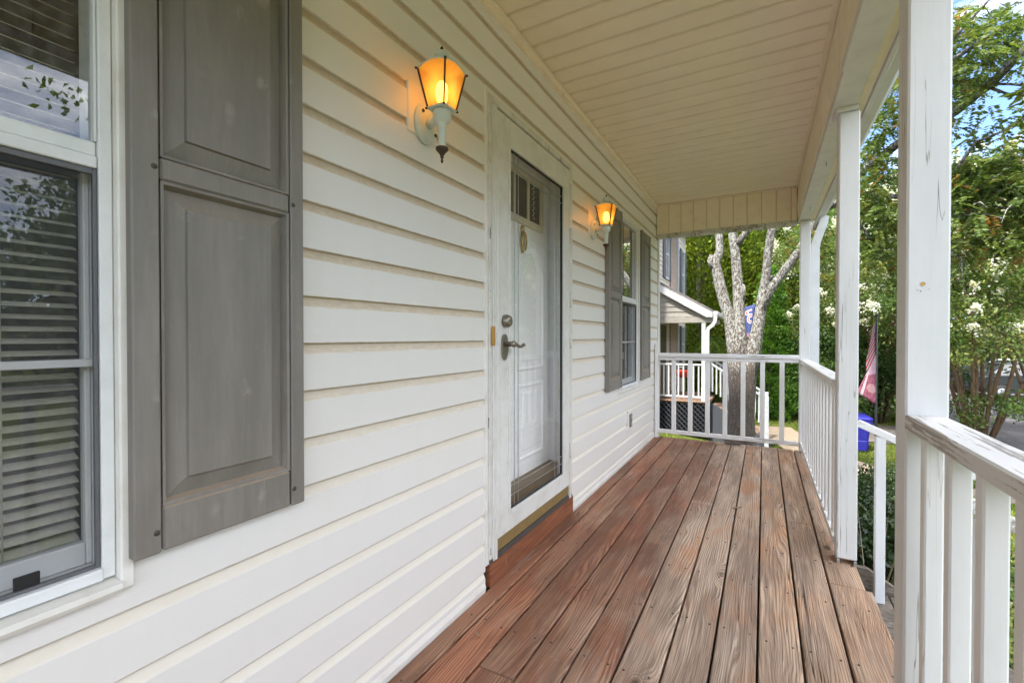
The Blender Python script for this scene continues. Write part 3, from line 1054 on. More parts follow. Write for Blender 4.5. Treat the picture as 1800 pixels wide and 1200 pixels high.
# --- shutters
def shutter(y0, y1, z0=.700, z1=2.165):
    xf = WX + .036
    xb = WX + .002
    s_ = MB().box(xb - .006, xf - .026, y0 + .004, y1 - .004, z0 + .003, z1 - .003).build("shutter", M["shutter"], house)
    w = y1 - y0
    sw = .046
    for a, b in ((y0, y0 + sw), (y1 - .036, y1)):
        MB().box(xb - .003, xf, a, b, z0, z1, .003).build("stile", M["shutter"], s_)
    ia, ib = y0 + sw + .003, y1 - .036 - .003
    for a, b in ((z0 + .001, z0 + .089), (1.434, 1.478), (z1 - .089, z1 - .001)):
        MB().box(xb, xf - .0025, ia, ib, a, b, .004).build("rail", M["shutter"], s_)
    for a, b in ((z0 + .090, 1.433), (1.479, z1 - .090)):
        mb = MB()
        e1, e2, e3 = .006, .012, .046
        def ring(e, x): return [(x, ia + e, a + e), (x, ib - e, a + e), (x, ib - e, b - e), (x, ia + e, b - e)]
        vs = ring(0, xf - .004) + ring(e1, xf - .005) + ring(e2, xf - .022) + ring(e3, xf - .010) + ring(e3 + .002, xf - .0035)
        fs = [(4 * r + k, 4 * r + (k + 1) % 4, 4 * (r + 1) + (k + 1) % 4, 4 * (r + 1) + k) for r in range(4) for k in range(4)] + [(16, 17, 18, 19)]
        mb.add(vs, fs).build("panel", M["shutter"], s_)
    for yy in (y0 + .037, y1 - .030):
        for zz in (z0 + .042, 1.456, z1 - .042):
            MB().lathe([(.0058, 0), (.0058, .0012), (.0035, .0026), (.001, .0028)], (xf - .0005, yy, zz), 8, 0).build("screw", M["nail"], s_)
    return s_
shutter(.402, .767)
shutter(-.668, -.302)
shutter(3.412, 3.784)
shutter(4.492, 4.866)

# --- windows
def window(y0, y1, z0, z1):
    """frame bars, sashes, panes, screen, sill"""
    xf = WX + .014
    ow, iw = .022, .020
    fr = MB()
    fr.box(WX - .08, xf, y0, y0 + ow, z0, z1, .003).box(WX - .08, xf, y1 - ow, y1, z0 + .002, z1, .003)
    fr.box(WX - .08, xf, y0 + ow, y1 - ow, z1 - ow, z1, .003)
    w = fr.build("window", M["window_wood"], house)
    a, b = y0 + ow + .001, y1 - ow - .001
    f2 = MB()
    xi = WX - .004
    f2.box(WX - .09, xi, a, a + iw, z0 + .028, z1 - ow, .002).box(WX - .09, xi, b - iw, b, z0 + .028, z1 - ow, .002)
    f2.box(WX - .09, xi, a + iw, b - iw, z1 - ow - .02, z1 - ow - .001, .002)
    f2.box(WX - .09, xi + .006, a + iw, b - iw, z0 + .028, z0 + .050, .002)
    f2.build("frame", M["window_vinyl"], w)
    MB().prism([(WX - .06, z0), (WX + .020, z0 + .002), (WX + .024, z0 + .010), (WX + .022, z0 + .020), (WX - .06, z0 + .027)], 1, y0 + ow + .0005, y1 - ow - .0005).build("sill", M["window_wood"], w)
    mz = 1.436
    sr = MB().box(WX - .045, WX - .008, a + iw + .001, b - iw - .001, mz, mz + .022, .002)
    sr.box(WX - .050, WX - .013, a + iw + .001, b - iw - .001, mz + .0225, mz + .049, .002)
    sr.build("meeting_rail", M["window_vinyl"], w)
    ua, ub = a + iw + .001, b - iw - .001
    st = MB()
    for (c, d) in ((ua, ua + .004), (ub - .004, ub)):
        st.box(WX - .030, WX - .010, c, d, mz + .050, z1 - ow - .021)
    st.build("sash_edge", M["window_vinyl"], w)
    MB().box(WX - .026, WX - .022, ua + .0045, ub - .0045, mz + .050, z1 - ow - .022).build("pane", M["glass"], w)
    sf = MB()                      # lower sash behind the screen
    sf.box(WX - .070, WX - .045, ua, ua + .009, z0 + .052, mz - .002, .002).box(WX - .070, WX - .045, ub - .009, ub, z0 + .052, mz - .002, .002)
    sf.box(WX - .070, WX - .045, ua + .0095, ub - .0095, z0 + .052, z0 + .094, .002)
    sf.build("lower_sash", M["window_vinyl"], w)
    MB().box(WX - .060, WX - .056, ua + .0098, ub - .0098, z0 + .095, mz - .003).build("pane", M["glass"], w)
    s2 = MB()
    s2.box(WX - .020, WX - .010, ua, ua + .006, z0 + .051, mz - .002, .001).box(WX - .020, WX - .010, ub - .006, ub, z0 + .051, mz - .002, .001)
    s2.box(WX - .020, WX - .010, ua + .0065, ub - .0065, z0 + .051, z0 + .057, .001).box(WX - .020, WX - .010, ua + .0065, ub - .0065, mz - .012, mz - .002, .001)
    sc = s2.build("screen_frame", M["screen_frame"], w)
    sc_ = MB().add([(WX - .015, ua + .006, z0 + .056), (WX - .015, ub - .006, z0 + .056), (WX - .015, ub - .006, mz - .010), (WX - .015, ua + .006, mz - .010)], [(0, 1, 2, 3)])
    sc_.build("screen", M["screen"], w)
    MB().box(WX - .042, WX - .022, ua, ub, 1.070, 1.084, .001).build("screen_bar", M["window_vinyl"], w)
    return w
w1 = window(*W1)
MB().box(WX - .0135, WX - .009, .255, .287, .703, .726, .001).build("screen_tab", M["black_plastic"], w1)
w2 = window(*W2)
MB().box(-1.45, -1.40, W1[0] - .5, W1[1] + .5, .2, 2.6).build("dark_room_sheet", M["dark_interior"], w1)  # near-black sheet added to stand for the darkness of the room
MB().box(-1.35, -1.32, W2[0] - .3, W2[1] + .4, .2, 2.6).build("dark_room_sheet", M["dark_interior"], w2)  # same near-black stand-in for the dark room, far window
for yy in (4.02, 4.25):
    MB().box(WX - .0215, WX - .0185, yy, yy + .003, 1.487, 2.13).build("muntin", M["outlet_grey"], w2)

# --- storm door, its casing and the panelled door behind
xd = WX + .020
cas = MB()
cas.box(WX - .06, WX + .006, DOOR[0], DOOR[0] + .018, .112, DOOR[2], .002)
cas.box(WX - .06, WX + .006, DOOR[1] - .018, DOOR[1], .112, DOOR[2], .002)
cas.box(WX - .06, WX + .006, DOOR[0] + .018, DOOR[1] - .018, DOOR[2] - .016, DOOR[2], .002)
cas_o = cas.build("door_casing", M["trim"], house)
jam = MB()
for a, b in ((DOOR[0] + .019, DOOR[0] + .046), (DOOR[1] - .046, DOOR[1] - .019)):
    jam.box(WX - .08, WX + .012, a, b, .112, DOOR[2] - .018, .003)
jam.build("brick_mould", M["door_chip"], cas_o)
MB().box(WX - .08, WX + .018, DOOR[0] + .0465, DOOR[1] - .0465, DOOR[2] - .050, DOOR[2] - .018, .004).build("drip_cap", M["door_chip"], cas_o)
jm = MB()
for a, b in ((DOOR[0] + .047, DOOR[0] + .060), (DOOR[0] + .062, DOOR[0] + .080), (DOOR[1] - .075, DOOR[1] - .047)):
    jm.box(WX - .08, WX + .016 if a < 1.744 else WX + .019, a, b, .118, DOOR[2] - .051, .002)
jm.build("jamb_rail", M["door_trim"], cas_o)
DY0, DY1, DZ0, DZ1 = 1.772, 2.640, .205, 2.150
GY0, GY1, GZ0, GZ1 = 1.880, 2.532, .300, 2.018
sd = MB()
sd.box(xd - .030, xd, DY0, GY0, DZ0, DZ1, .004).box(xd - .030, xd, GY1, DY1, DZ0, DZ1, .004)
sd.box(xd - .030, xd, GY0, GY1, GZ1, DZ1, .003).box(xd - .030, xd, GY0, GY1, DZ0, GZ0, .003)
sd_o = sd.build("storm_door", M["door_trim"], house)
bead = MB()
bw = .020
for (a, b, c, d) in ((GY0 - .016, GY0 + .004, GZ0 - .016, GZ1 + .016), (GY1 - .004, GY1 + .016, GZ0 - .016, GZ1 + .016)):
    bead.box(xd - .001, xd + .005, a, b, c, d, .002)
bead.box(xd - .001, xd + .005, GY0 + .0045, GY1 - .0045, GZ1 - .004, GZ1 + .016, .002).box(xd - .001, xd + .005, GY0 + .0045, GY1 - .0045, GZ0 - .016, GZ0 + .004, .002)
bead.build("glazing_bead", M["door_trim"], sd_o)
gk = MB()
for (a, b, c, d) in ((GY0 + .004, GY0 + .008, GZ0 + .004, GZ1 - .004), (GY1 - .008, GY1 - .004, GZ0 + .004, GZ1 - .004)):
    gk.box(xd - .016, xd - .004, a, b, c, d)
gk.box(xd - .016, xd - .004, GY0 + .008, GY1 - .008, GZ1 - .008, GZ1 - .004).box(xd - .016, xd - .004, GY0 + .008, GY1 - .008, GZ0 + .004, GZ0 + .008)
gk.build("gasket", M["black_plastic"], sd_o)
MB().box(xd - .014, xd - .010, GY0 + .002, GY1 - .002, GZ0 + .002, GZ1 - .002).build("pane", M["door_glass"], sd_o)
came = MB()
for yy in (GY0 + .060, GY0 + .100, GY1 - .100, GY1 - .060):
    came.box(xd - .0095, xd - .0075, yy - .0022, yy + .0022, GZ0 + .01, GZ1 - .01)
for zz in (GZ0 + .065, GZ0 + .110, GZ1 - .100, GZ1 - .060):
    came.box(xd - .0072, xd - .0055, GY0 + .01, GY1 - .01, zz - .0022, zz + .0022)
came.build("came", M["lead"], sd_o)
lace = MB()                           # jewelled drop in the leaded glass
for i in range(16):
    zz = 1.955 - i * .014
    lace.lathe([(.0045, 0), (.0045, .003)], (xd - .0095, 2.150 + (.005 if i % 2 else -.005), zz), 6, 0)
lace.build("leaded_ornament", M["lead"], sd_o)
MB().box(xd - .024, xd - .006, DY0 + .002, DY1 - .002, .146, DZ0 - .001, .002).build("door_sweep", M["sweep"], sd_o)
for zz in (.42, 1.10, 1.35, 1.75, 2.02):
    MB().tube([(xd + .003, DY1 + .008, zz - .045), (xd + .003, DY1 + .008, zz + .045)], .006, 8).build("hinge", M["door_trim"], sd_o)
# latch set
yl, xl_ = 1.822, xd + .001
MB().lathe([(.030, 0), (.030, .012), (.026, .022), (.024, .028), (.010, .030)], (xl_, yl + .010, 1.198), 18, 0).build("deadbolt", M["nickel"], sd_o)
hd = MB()
pl = []
for k in range(24):
    a = 2 * math.pi * k / 24
    pl.append((yl + .024 * math.cos(a), 1.078 + .060 * math.copysign(abs(math.sin(a)) ** .75, math.sin(a))))
hd.prism(pl, 0, xl_, xl_ + .009)
hdl = hd.build("handle", M["nickel"], sd_o)
lev = MB()
lev.lathe([(.012, 0), (.012, .034), (.015, .038), (.015, .048), (.008, .052)], (xl_ + .009, yl, 1.092), 12, 0)
lev.tube([(xl_ + .050, yl, 1.092), (xl_ + .052, yl + .025, 1.090), (xl_ + .052, yl + .050, 1.080), (xl_ + .052, yl + .078, 1.079), (xl_ + .052, yl + .098, 1.088), (xl_ + .052, yl + .108, 1.084)], [.009, .009, .008, .007, .008, .006], 10)
lev.build("lever", M["nickel"], hdl)
MB().box(WX + .013, WX + .024, 1.722, 1.742, 1.086, 1.172, .003).build("door_bell", M["bell_amber"], cas_o)
# threshold, kick plank
MB().prism([(WX - .10, .112), (WX + .010, .112), (WX + .016, .118), (WX + .010, .140), (WX - .10, .145)], 1, DOOR[0] + .02, DOOR[1] - .02).build("threshold", M["threshold"], house)
MB().box(WX - .06, WX + .008, DOOR[0] + .036, DOOR[1] + .012, .001, .111, .003).build("kick_plank", M["kick"], house)
# the panelled front door
XI = -1.205
fd = MB().box(XI - .045, XI, 1.74, 2.66, .20, 2.21, .003).build("front_door", M["front_door"], house)
MB().box(XI - .01, XI + .09, 1.72, 2.70, .148, .335, .003).build("inner_sill", M["inner_sill"], fd)
dj = MB()
dj.box(XI - .04, WX - .062, 1.66, 1.735, .15, 2.24).box(XI - .04, WX - .062, 2.675, 2.75, .15, 2.24).box(XI - .04, WX - .062, 1.735, 2.675, 2.215, 2.26)
dj.build("door_frame", M["front_door"], fd)
lf = MB()
lites = [(1.86 + .170 * i, 1.86 + .170 * i + .145) for i in range(4)]
la, lb = lites[0][0] - .04, lites[-1][1] + .04
lf.box(XI + .001, XI + .014, la, lb, 1.76, 1.800, .003).box(XI + .001, XI + .014, la, lb, 2.030, 2.066, .003)
lf.box(XI + .001, XI + .014, la, lites[0][0], 1.8005, 2.0295, .002).box(XI + .001, XI + .014, lites[-1][1], lb, 1.8005, 2.0295, .002)
for i in range(3): lf.box(XI + .001, XI + .012, lites[i][1], lites[i + 1][0], 1.8005, 2.0295, .002)
lf.build("light_frame", M["frame_cream"], fd)
for a, b in lites:
    MB().box(XI + .001, XI + .004, a + .0005, b - .0005, 1.801, 2.029).build("light", M["dark_interior"], fd)
def moulding(ya, yb, za, zb, arch=0.0):
    mb = MB()
    def loop(e):
        p = [(ya + e, za + e), (yb - e, za + e)]
        for k in range(9):
            t = k / 8
            p.append((yb - e + (ya - yb + 2 * e) * t, zb - e + arch * math.sin(math.pi * t)))
        return p
    rr = [(0, .001), (.008, .011), (.018, .012), (.026, .004), (.05, .003), (.062, .008)]
    n = 11
    vs = []
    for e, x in rr:
        vs += [(XI + x, *q) for q in loop(e)]
    fs = [(r * n + k, r * n + (k + 1) % n, (r + 1) * n + (k + 1) % n, (r + 1) * n + k) for r in range(len(rr) - 1) for k in range(n)]
    fs.append(tuple((len(rr) - 1) * n + k for k in range(n)))
    mb.add(vs, fs).build("panel", M["front_door"], fd)
for ya, yb in ((1.83, 2.17), (2.23, 2.57)):
    moulding(ya, yb, .93, 1.52, .09)
    moulding(ya, yb, .42, .86)
kn = MB()
kn.lathe([(.001, 0), (.020, .001), (.020, .006), (.008, .014), (.001, .016)], (XI + .001, 2.295, 1.735), 12, 0)
kn.prism([(2.283, 1.60), (2.307, 1.60), (2.314, 1.66), (2.307, 1.72), (2.283, 1.72), (2.276, 1.66)], 0, XI + .001, XI + .008)
kn.tube([(XI + .016, 2.295 + .026 * math.cos(a), 1.665 + .050 * math.sin(a)) for a in [2 * math.pi * k / 16 for k in range(17)]], .0055, 8)
kn.build("knocker", M["brass"], fd)

# --- power outlet low on the wall
oo = MB().box(WX - .005, WX + .010, 4.075, 4.215, .262, .455, .004).build("outlet_box", M["trim"], house)
MB().box(WX + .0105, WX + .020, 4.115, 4.185, .305, .425, .003).build("outlet_cover", M["outlet_grey"], oo)
for zz in (.335, .395):
    MB().box(WX + .0205, WX + .023, 4.132, 4.168, zz - .015, zz + .015, .003).build("socket", M["steel"], oo)
# small nails left in the beam
for (yy, dz) in ((3.55, 0), (4.72, 0)):
    MB().tube([(.345, yy, BZ + .002), (.345, yy, BZ - .020), (.347, yy + .004, BZ - .026)], .0022, 6).build("hook", M["nail"], beam_o)

# ================================================================== wall lanterns
def lantern(yc, label):
    """local frame: wall plane x=0, lantern axis at x=.115"""
    t = thing("wall_lantern", label, "lantern", (WX, yc, 1.70), "wall lanterns beside the door")
    B = Vector((WX, yc, 0))
    ax = .115
    def b(mb, name, m, parent=t):
        mb.v = [(p[0] + B.x, p[1] + B.y, p[2]) for p in mb.v]
        return mb.build(name, m, parent)
    b(MB().box(-.010, .0045, -.044, .113, 1.832, 2.010, .003), "mounting_block", M["siding_plain"])
    pl = [(.042 + .058 * math.cos(a), 1.884 + .070 * math.sin(a)) for a in [2 * math.pi * k / 28 for k in range(28)]]
    pl2 = [(.042 + .050 * math.cos(a), 1.884 + .062 * math.sin(a)) for a in [2 * math.pi * k / 28 for k in range(28)]]
    mb = MB()
    vs = [(.005, *q) for q in pl] + [(.014, *q) for q in pl] + [(.024, *q) for q in pl2]
    n = 28
    fs = [(r * n + k, r * n + (k + 1) % n, (r + 1) * n + (k + 1) % n, (r + 1) * n + k) for r in range(2) for k in range(n)] + [tuple(2 * n + k for k in range(n))]
    mb.add(vs, fs, False)
    bp = b(mb, "back_plate", M["enamel"])
    for yy, zz in ((.008, 1.915), (.076, 1.853)):
        b(MB().lathe([(.006, 0), (.006, .003), (.002, .005)], (.027, yy, zz), 10, 0), "screw", M["dark_bronze"], bp)
    b(MB().tube([(.020, .046, 1.884), (.060, .028, 1.876), (.100, .004, 1.872)], [.017, .015, .016], 12), "arm", M["enamel"])
    b(MB().lathe([(.004, 1.748), (.010, 1.757), (.013, 1.768), (.0125, 1.775), (.0135, 1.80), (.0165, 1.845), (.0180, 1.848), (.027, 1.854), (.0305, 1.864), (.0305, 1.884), (.027, 1.889), (.012, 1.889)], (ax, 0, 0), 20), "stem", M["enamel"])
    b(MB().lathe([(.001, 1.712), (.004, 1.716), (.0045, 1.722), (.003, 1.727), (.006, 1.732), (.006, 1.738), (.012, 1.747), (.0215, 1.757), (.0215, 1.764), (.012, 1.767)], (ax, 0, 0), 18), "bottom_finial", M["dark_bronze"])
    hb, ht, zb, ztp = .0335, .0575, 1.893, 2.018
    b(MB().box(ax - .038, ax + .038, -.038, .038, 1.8895, 1.8955, .002), "gallery", M["enamel"])
    cr = [(-1, -1), (1, -1), (1, 1), (-1, 1)]
    for k in range(4):
        a, c = cr[k], cr[(k + 1) % 4]
        vs = []
        for z, h in ((zb, hb), (ztp, ht)):
            pass
        lo = [(ax + a[0] * hb * .97, a[1] * hb * .97, zb), (ax + c[0] * hb * .97, c[1] * hb * .97, zb)]
        tops = []
        for i in range(9):
            tt = i / 8
            x_, y_ = a[0] + (c[0] - a[0]) * tt, a[1] + (c[1] - a[1]) * tt
            tops.append((ax + x_ * ht * .975, y_ * ht * .975, ztp + .014 * math.sin(math.pi * tt)))
        mb = MB().add(lo + tops, [(0, 1) + tuple(10 - i for i in range(9))])
        b(mb, "glass_panel", M["amber"])
        # arched rim over the panel
        b(MB().tube([(p[0] + (p[0] - ax) * .02, p[1] * 1.02, p[2] + .002) for p in tops], .0032, 6), "rim", M["enamel"])
        b(MB().bar((ax + a[0] * hb, a[1] * hb, zb - .002), (ax + a[0] * ht, a[1] * ht, ztp + .004), .0060, .0060, (a[0], -a[1], .01), .001), "corner_bar", M["dark_bronze"])
        for z, h in ((zb - .002, hb + .003), (ztp + .002, ht + .003)):
            b(MB().lathe([(.001, -.004), (.0045, -.002), (.0045, .002), (.001, .004)], (ax + a[0] * h, a[1] * h, z), 8), "stud", M["dark_bronze"])
    # roof: four curved faces up to the neck
    vs, n = [], 32
    levels = [(1.0, 0.0, 1.0), (.80, .012, .75), (.50, .022, .35), (.28, .026, .0), (.27, .030, .0)]
    for sc_, dz, ar in levels:
        for k in range(n):
            q = k / 8
            i, tt = int(q) % 4, q - int(q)
            a, c = cr[i], cr[(i + 1) % 4]
            x_, y_ = (a[0] + (c[0] - a[0]) * tt) * ht, (a[1] + (c[1] - a[1]) * tt) * ht
            if sc_ < .4:
                ang = math.atan2(y_, x_); x_, y_ = ht * math.cos(ang), ht * math.sin(ang)
            vs.append((ax + x_ * sc_, y_ * sc_, ztp + .004 + dz + .014 * math.sin(math.pi * tt) * ar))
    fs = [(r * n + k, r * n + (k + 1) % n, (r + 1) * n + (k + 1) % n, (r + 1) * n + k) for r in range(4) for k in range(n)] + [tuple(4 * n + k for k in range(n))]
    b(MB().add(vs, fs, True), "roof_cap", M["enamel"])
    b(MB().lathe([(.012, 2.048), (.013, 2.054), (.0255, 2.062), (.0275, 2.070), (.022, 2.082), (.010, 2.089), (.007, 2.091)], (ax, 0, 0), 20), "knob", M["enamel"])
    b(MB().lathe([(.008, 2.0905), (.004, 2.094), (.0055, 2.098), (.0035, 2.103), (.001, 2.107)], (ax, 0, 0), 12), "finial", M["dark_bronze"])
    bl = MB()
    bl.lathe([(.010, 1.896), (.013, 1.902), (.012, 1.914)], (ax, 0, 0), 12)
    b(bl, "bulb_socket", M["slat"])
    b(MB().lathe([(.010, 1.9145), (.017, 1.922), (.0195, 1.935), (.0205, 1.955), (.0185, 1.972), (.011, 1.984), (.002, 1.987)], (ax, 0, 0), 14), "bulb", M["bulb"])
    return t
g = G("siding_plain", .45); g.col((.76, .74, .69)); g.bump(g.noise(g.coord((3, 3, 60)), 1.5, 4), .15, .001); M["siding_plain"] = g.m
lantern(1.240, "lit amber glass wall lantern between the large grey shutter and the storm door")
lantern(3.075, "lit amber glass wall lantern between the storm door and the far window")

# ================================================================== blind in the near window
bl = thing("window_blind", "beige horizontal slat blind hanging inside the near window", "blind", (-1.18, .06, .72))
slat_me = None
zz = .735
ya, yb = -.26, .366
while zz < 2.13:
    if slat_me is None:
        mb = MB()
        pr = []
        for k in range(5):
            u_ = -1 + k * .5
            pr.append((u_ * .0115, .0018 * (1 - u_ * u_) + u_ * -.0048))
        mb.strip(pr, ya, yb)
        slat_me = mb.mesh("slat", (0, (ya + yb) / 2, 0)); slat_me.materials.append(M["slat"])
    o = D.objects.new("slat", slat_me)
    link(o, bl, (-1.180, (ya + yb) / 2, zz))
    zz += .0225
MB().box(-1.195, -1.165, ya, yb, .700, .716, .002).build("bottom_bar", M["slat"], bl)
for yy in (.262, -.10):
    MB().tube([(-1.167, yy, .70), (-1.167, yy, 2.14)], .0016, 6).build("ladder_cord", M["slat"], bl)
MB().box(-1.205, -1.155, ya, yb, 2.135, 2.165, .002).build("head_rail", M["slat"], bl)

# fallen leaves on the boards
for i, (x, y, a) in enumerate(((-.147, 3.30, .6), (-.815, 2.95, 1.9), (-.93, 1.42, 2.6))):
    s_ = .030 if i == 0 else .018
    mb = MB()
    pts = []
    for k in range(7):
        t_ = k / 6
        w_ = math.sin(math.pi * t_) ** .8 * .35
        for q in (-1, 0, 1):
            lx, ly = (t_ - .5) * 2 * s_, q * w_ * s_
            pts.append((x + lx * math.cos(a) - ly * math.sin(a), y + lx * math.sin(a) + ly * math.cos(a), .006 + abs(q) * .006 + .004 * t_))
    fs = [(3 * k + j, 3 * k + j + 1, 3 * k + j + 4, 3 * k + j + 3) for k in range(6) for j in (0, 1)]
    lo = mb.add(pts, fs, True).build("fallen_leaf", M["dead_leaf"])
    tag(lo, ("curled brown leaf lying in the middle of the deck", "tiny dry leaf on the boards just past the storm door", "tiny dry leaf on the boards before the doorstep")[i], "leaf", "fallen leaves on the deck")

# ================================================================== planting helpers
def leaf_object(name, C, Dr, L, W, m, parent=None, o=None, tint=None, fold=.18):
    """one mesh of small folded leaves; C centres, Dr leaf directions"""
    C = np.asarray(C, float); n = len(C)
    Dr = Dr / (np.linalg.norm(Dr, axis=1, keepdims=True) + 1e-9)
    R = rng.normal(size=(n, 3))
    S = np.cross(Dr, R); S /= (np.linalg.norm(S, axis=1, keepdims=True) + 1e-9)
    U = np.cross(S, Dr)
    L = (np.ones(n) * L * rng.uniform(.65, 1.3, n))[:, None]
    W = (np.ones(n) * W * rng.uniform(.7, 1.25, n))[:, None]
    V = np.empty((n, 4, 3))
    V[:, 0] = C - Dr * L * .5
    V[:, 1] = C + S * W * .5 + U * W * fold + Dr * L * .04
    V[:, 2] = C + Dr * L * .5 - U * L * .10
    V[:, 3] = C - S * W * .5 + U * W * fold + Dr * L * .04
    if o is None: o = C.mean(0)
    V = V.reshape(-1, 3) - np.asarray(o)[None]
    me = D.meshes.new(name)
    me.vertices.add(4 * n); me.loops.add(4 * n); me.polygons.add(n)
    me.vertices.foreach_set("co", V.astype(np.float32).ravel())
    me.loops.foreach_set("vertex_index", np.arange(4 * n, dtype=np.int32))
    me.polygons.foreach_set("loop_start", np.arange(0, 4 * n, 4, dtype=np.int32))
    at_ = me.attributes.new("tint", 'FLOAT', 'POINT')
    if tint is None: tint = rng.random(n)
    at_.data.foreach_set("value", np.repeat(np.clip(tint, 0, 1), 4).astype(np.float32))
    me.update(calc_edges=True)
    me.materials.append(m)
    return link(D.objects.new(name, me), parent, o)

def unit(n):
    v = rng.normal(size=(n, 3))
    return v / np.linalg.norm(v, axis=1, keepdims=True)
def crown_pts(c, r, clumps, per, cr, inner=.45, lump=.25, zmin=None):
    """clump centres through an uneven ellipsoid, leaves gathered round them"""
    d = unit(clumps)
    ph = rng.uniform(0, 6.28, 6)
    bumps = 1 + lump * (np.sin(3 * d[:, 0] + ph[0]) * np.sin(4 * d[:, 1] + ph[1]) + .6 * np.sin(6 * d[:, 2] + ph[2] + 3 * d[:, 0]))
    k = (inner + (1 - inner) * rng.random(clumps) ** .6) * bumps
    cc = np.asarray(c)[None] + d * k[:, None] * np.asarray(r)[None]
    if zmin is not None: cc = cc[cc[:, 2] > zmin]
    cl = np.repeat(np.arange(len(cc)), per)
    off = rng.normal(size=(len(cl), 3)) * cr * rng.uniform(.6, 1.3, len(cc))[cl][:, None]
    off[:, 2] *= .7
    tn = rng.normal(.5, .17, len(cc))[cl] + rng.normal(0, .16, len(cl))
    return cc[cl] + off, tn, cc
def branchy(mb, a, targets, r0, r1, n=7, sag=.0):
    for t in targets:
        a_, t_ = Vector(a), Vector(t)
        pts = []
        for k in range(5):
            u = k / 4
            p = a_.lerp(t_, u)
            p += Vector((random.uniform(-1, 1), random.uniform(-1, 1), random.uniform(-.5, 1))) * (t_ - a_).length * .05 * math.sin(math.pi * u)
            p.z -= sag * u * u
            pts.append(p)
        mb.tube(pts, [r0 + (r1 - r0) * k / 4 for k in range(5)], n)
def gp(px, Y):
    x = at(px, 600, Y).x
    return Vector((x, Y, ground_z(x, Y)))

# ------------------------------------------------------------------ the lichen-covered tree by the porch end
TY = 9.5
def tp(x, y, dY=0.0): return at(x, y, TY + dY)
tree = thing("lichen_tree", "tall tree with pale lichen-spotted bark forking into four limbs beyond the porch rail", "tree", gp(1303, TY))
tk = MB()
b0 = gp(1303, TY)
tk.tube([b0 + Vector((0, 0, -.1)), b0 + Vector((0, 0, .25)), tp(1302, 740), tp(1304, 690), tp(1305, 650), tp(1305, 625)], [.36, .27, .225, .225, .245, .25], 18, True, True, .05)
tk.tube([tp(1300, 660), tp(1291, 610), tp(1283, 560), tp(1270, 520), tp(1262, 485), tp(1257, 462), tp(1266, 440), tp(1264, 405), tp(1258, 350), tp(1240, 240, .4), tp(1215, 100, 1)],
        [.18, .14, .108, .098, .094, .09, .072, .064, .06, .05, .03], 14, True, True, .06)
tk.tube([tp(1303, 655), tp(1300, 600), tp(1299, 550), tp(1297, 500), tp(1293, 455), tp(1287, 405), tp(1283, 330), tp(1285, 200, -.6), tp(1300, 20, -1.4)],
        [.16, .125, .102, .090, .084, .076, .07, .05, .03], 14, True, True, .06)
tk.tube([tp(1295, 430), tp(1310, 410), tp(1330, 388), tp(1360, 345, -.3), tp(1380, 260, -.6)], [.065, .052, .046, .04, .025], 10, True, True, .05)
tk.tube([tp(1312, 670), tp(1322, 625), tp(1331, 580), tp(1340, 525), tp(1347, 485), tp(1350, 445), tp(1357, 400), tp(1362, 330), tp(1380, 180, -.5), tp(1420, 40, -1.2)],
        [.16, .13, .108, .094, .078, .070, .066, .06, .04, .02], 14, True, True, .06)
limb = [tp(1338, 545), tp(1352, 512), tp(1375, 481), tp(1405, 441), tp(1432, 392), tp(1462, 345, -.2), tp(1512, 304, -.6), tp(1580, 252, -1.2), tp(1680, 196, -2.0), tp(1750, 140, -2.5), tp(1805, 82, -2.8), tp(1900, 10, -3.0)]
tk.tube(limb, [.095, .082, .074, .068, .064, .06, .058, .054, .050, .046, .042, .03], 12, True, True, .06)
tk.tube([tp(1256, 470), tp(1250, 457), tp(1253, 449)], [.09, .075, .06], 10)
tk.tube([tp(1301, 530), tp(1305, 512), tp(1305, 500)], [.08, .06, .045], 10)
tk.tube([tp(1352, 490), tp(1359, 484)], [.035, .02], 8)
tk.tube([tp(1440, 372, -.1), tp(1500, 342, -.4), tp(1545, 341, -.8), tp(1600, 350, -1.2), tp(1680, 352, -1.6), tp(1760, 335, -2)], [.055, .05, .042, .032, .025, .015], 9, True, True, .06)
tw = []
for (pts, r0) in ((((1540, 345, -.8), (1525, 375, -.9), (1512, 396, -.9), (1500, 412, -.9)), .022),
                  (((1513, 396, -.9), (1530, 420, -.9), (1548, 448, -1), (1568, 470, -1)), .018),
                  (((1680, 300, -2.2), (1715, 250, -2.2), (1760, 232, -2.3), (1800, 205, -2.4)), .022),
                  (((1735, 152, -2.4), (1770, 165, -2.5), (1800, 168, -2.5)), .016),
                  (((1740, 148, -2.4), (1775, 148, -2.5), (1815, 152, -2.5)), .016),
                  (((1672, 108, -2.6), (1720, 75, -2.7), (1770, 50, -2.8), (1810, 25, -2.8)), .026),
                  (((1676, 68, -2.8), (1700, 40, -2.8), (1730, 10, -2.9), (1760, -30, -3)), .022),
                  (((1668, 390, -2), (1700, 375, -2), (1740, 362, -2.1), (1800, 372, -2.1)), .016),
                  (((1668, 440, -2), (1690, 455, -2), (1700, 470, -2)), .010),
                  (((1690, 455, -2), (1692, 490, -2), (1696, 520, -2)), .008),
                  (((1700, 182, -2.1), (1690, 150, -2.2), (1684, 120, -2.3)), .012),
                  (((1515, 300, -.6), (1540, 262, -.8), (1560, 220, -1)), .018),
                  (((1755, 138, -2.5), (1790, 100, -2.6), (1800, 88, -2.6)), .012)):
    tk.tube([tp(*q) for q in pts], [r0 * (1 - .2 * k) for k in range(len(pts))], 7)
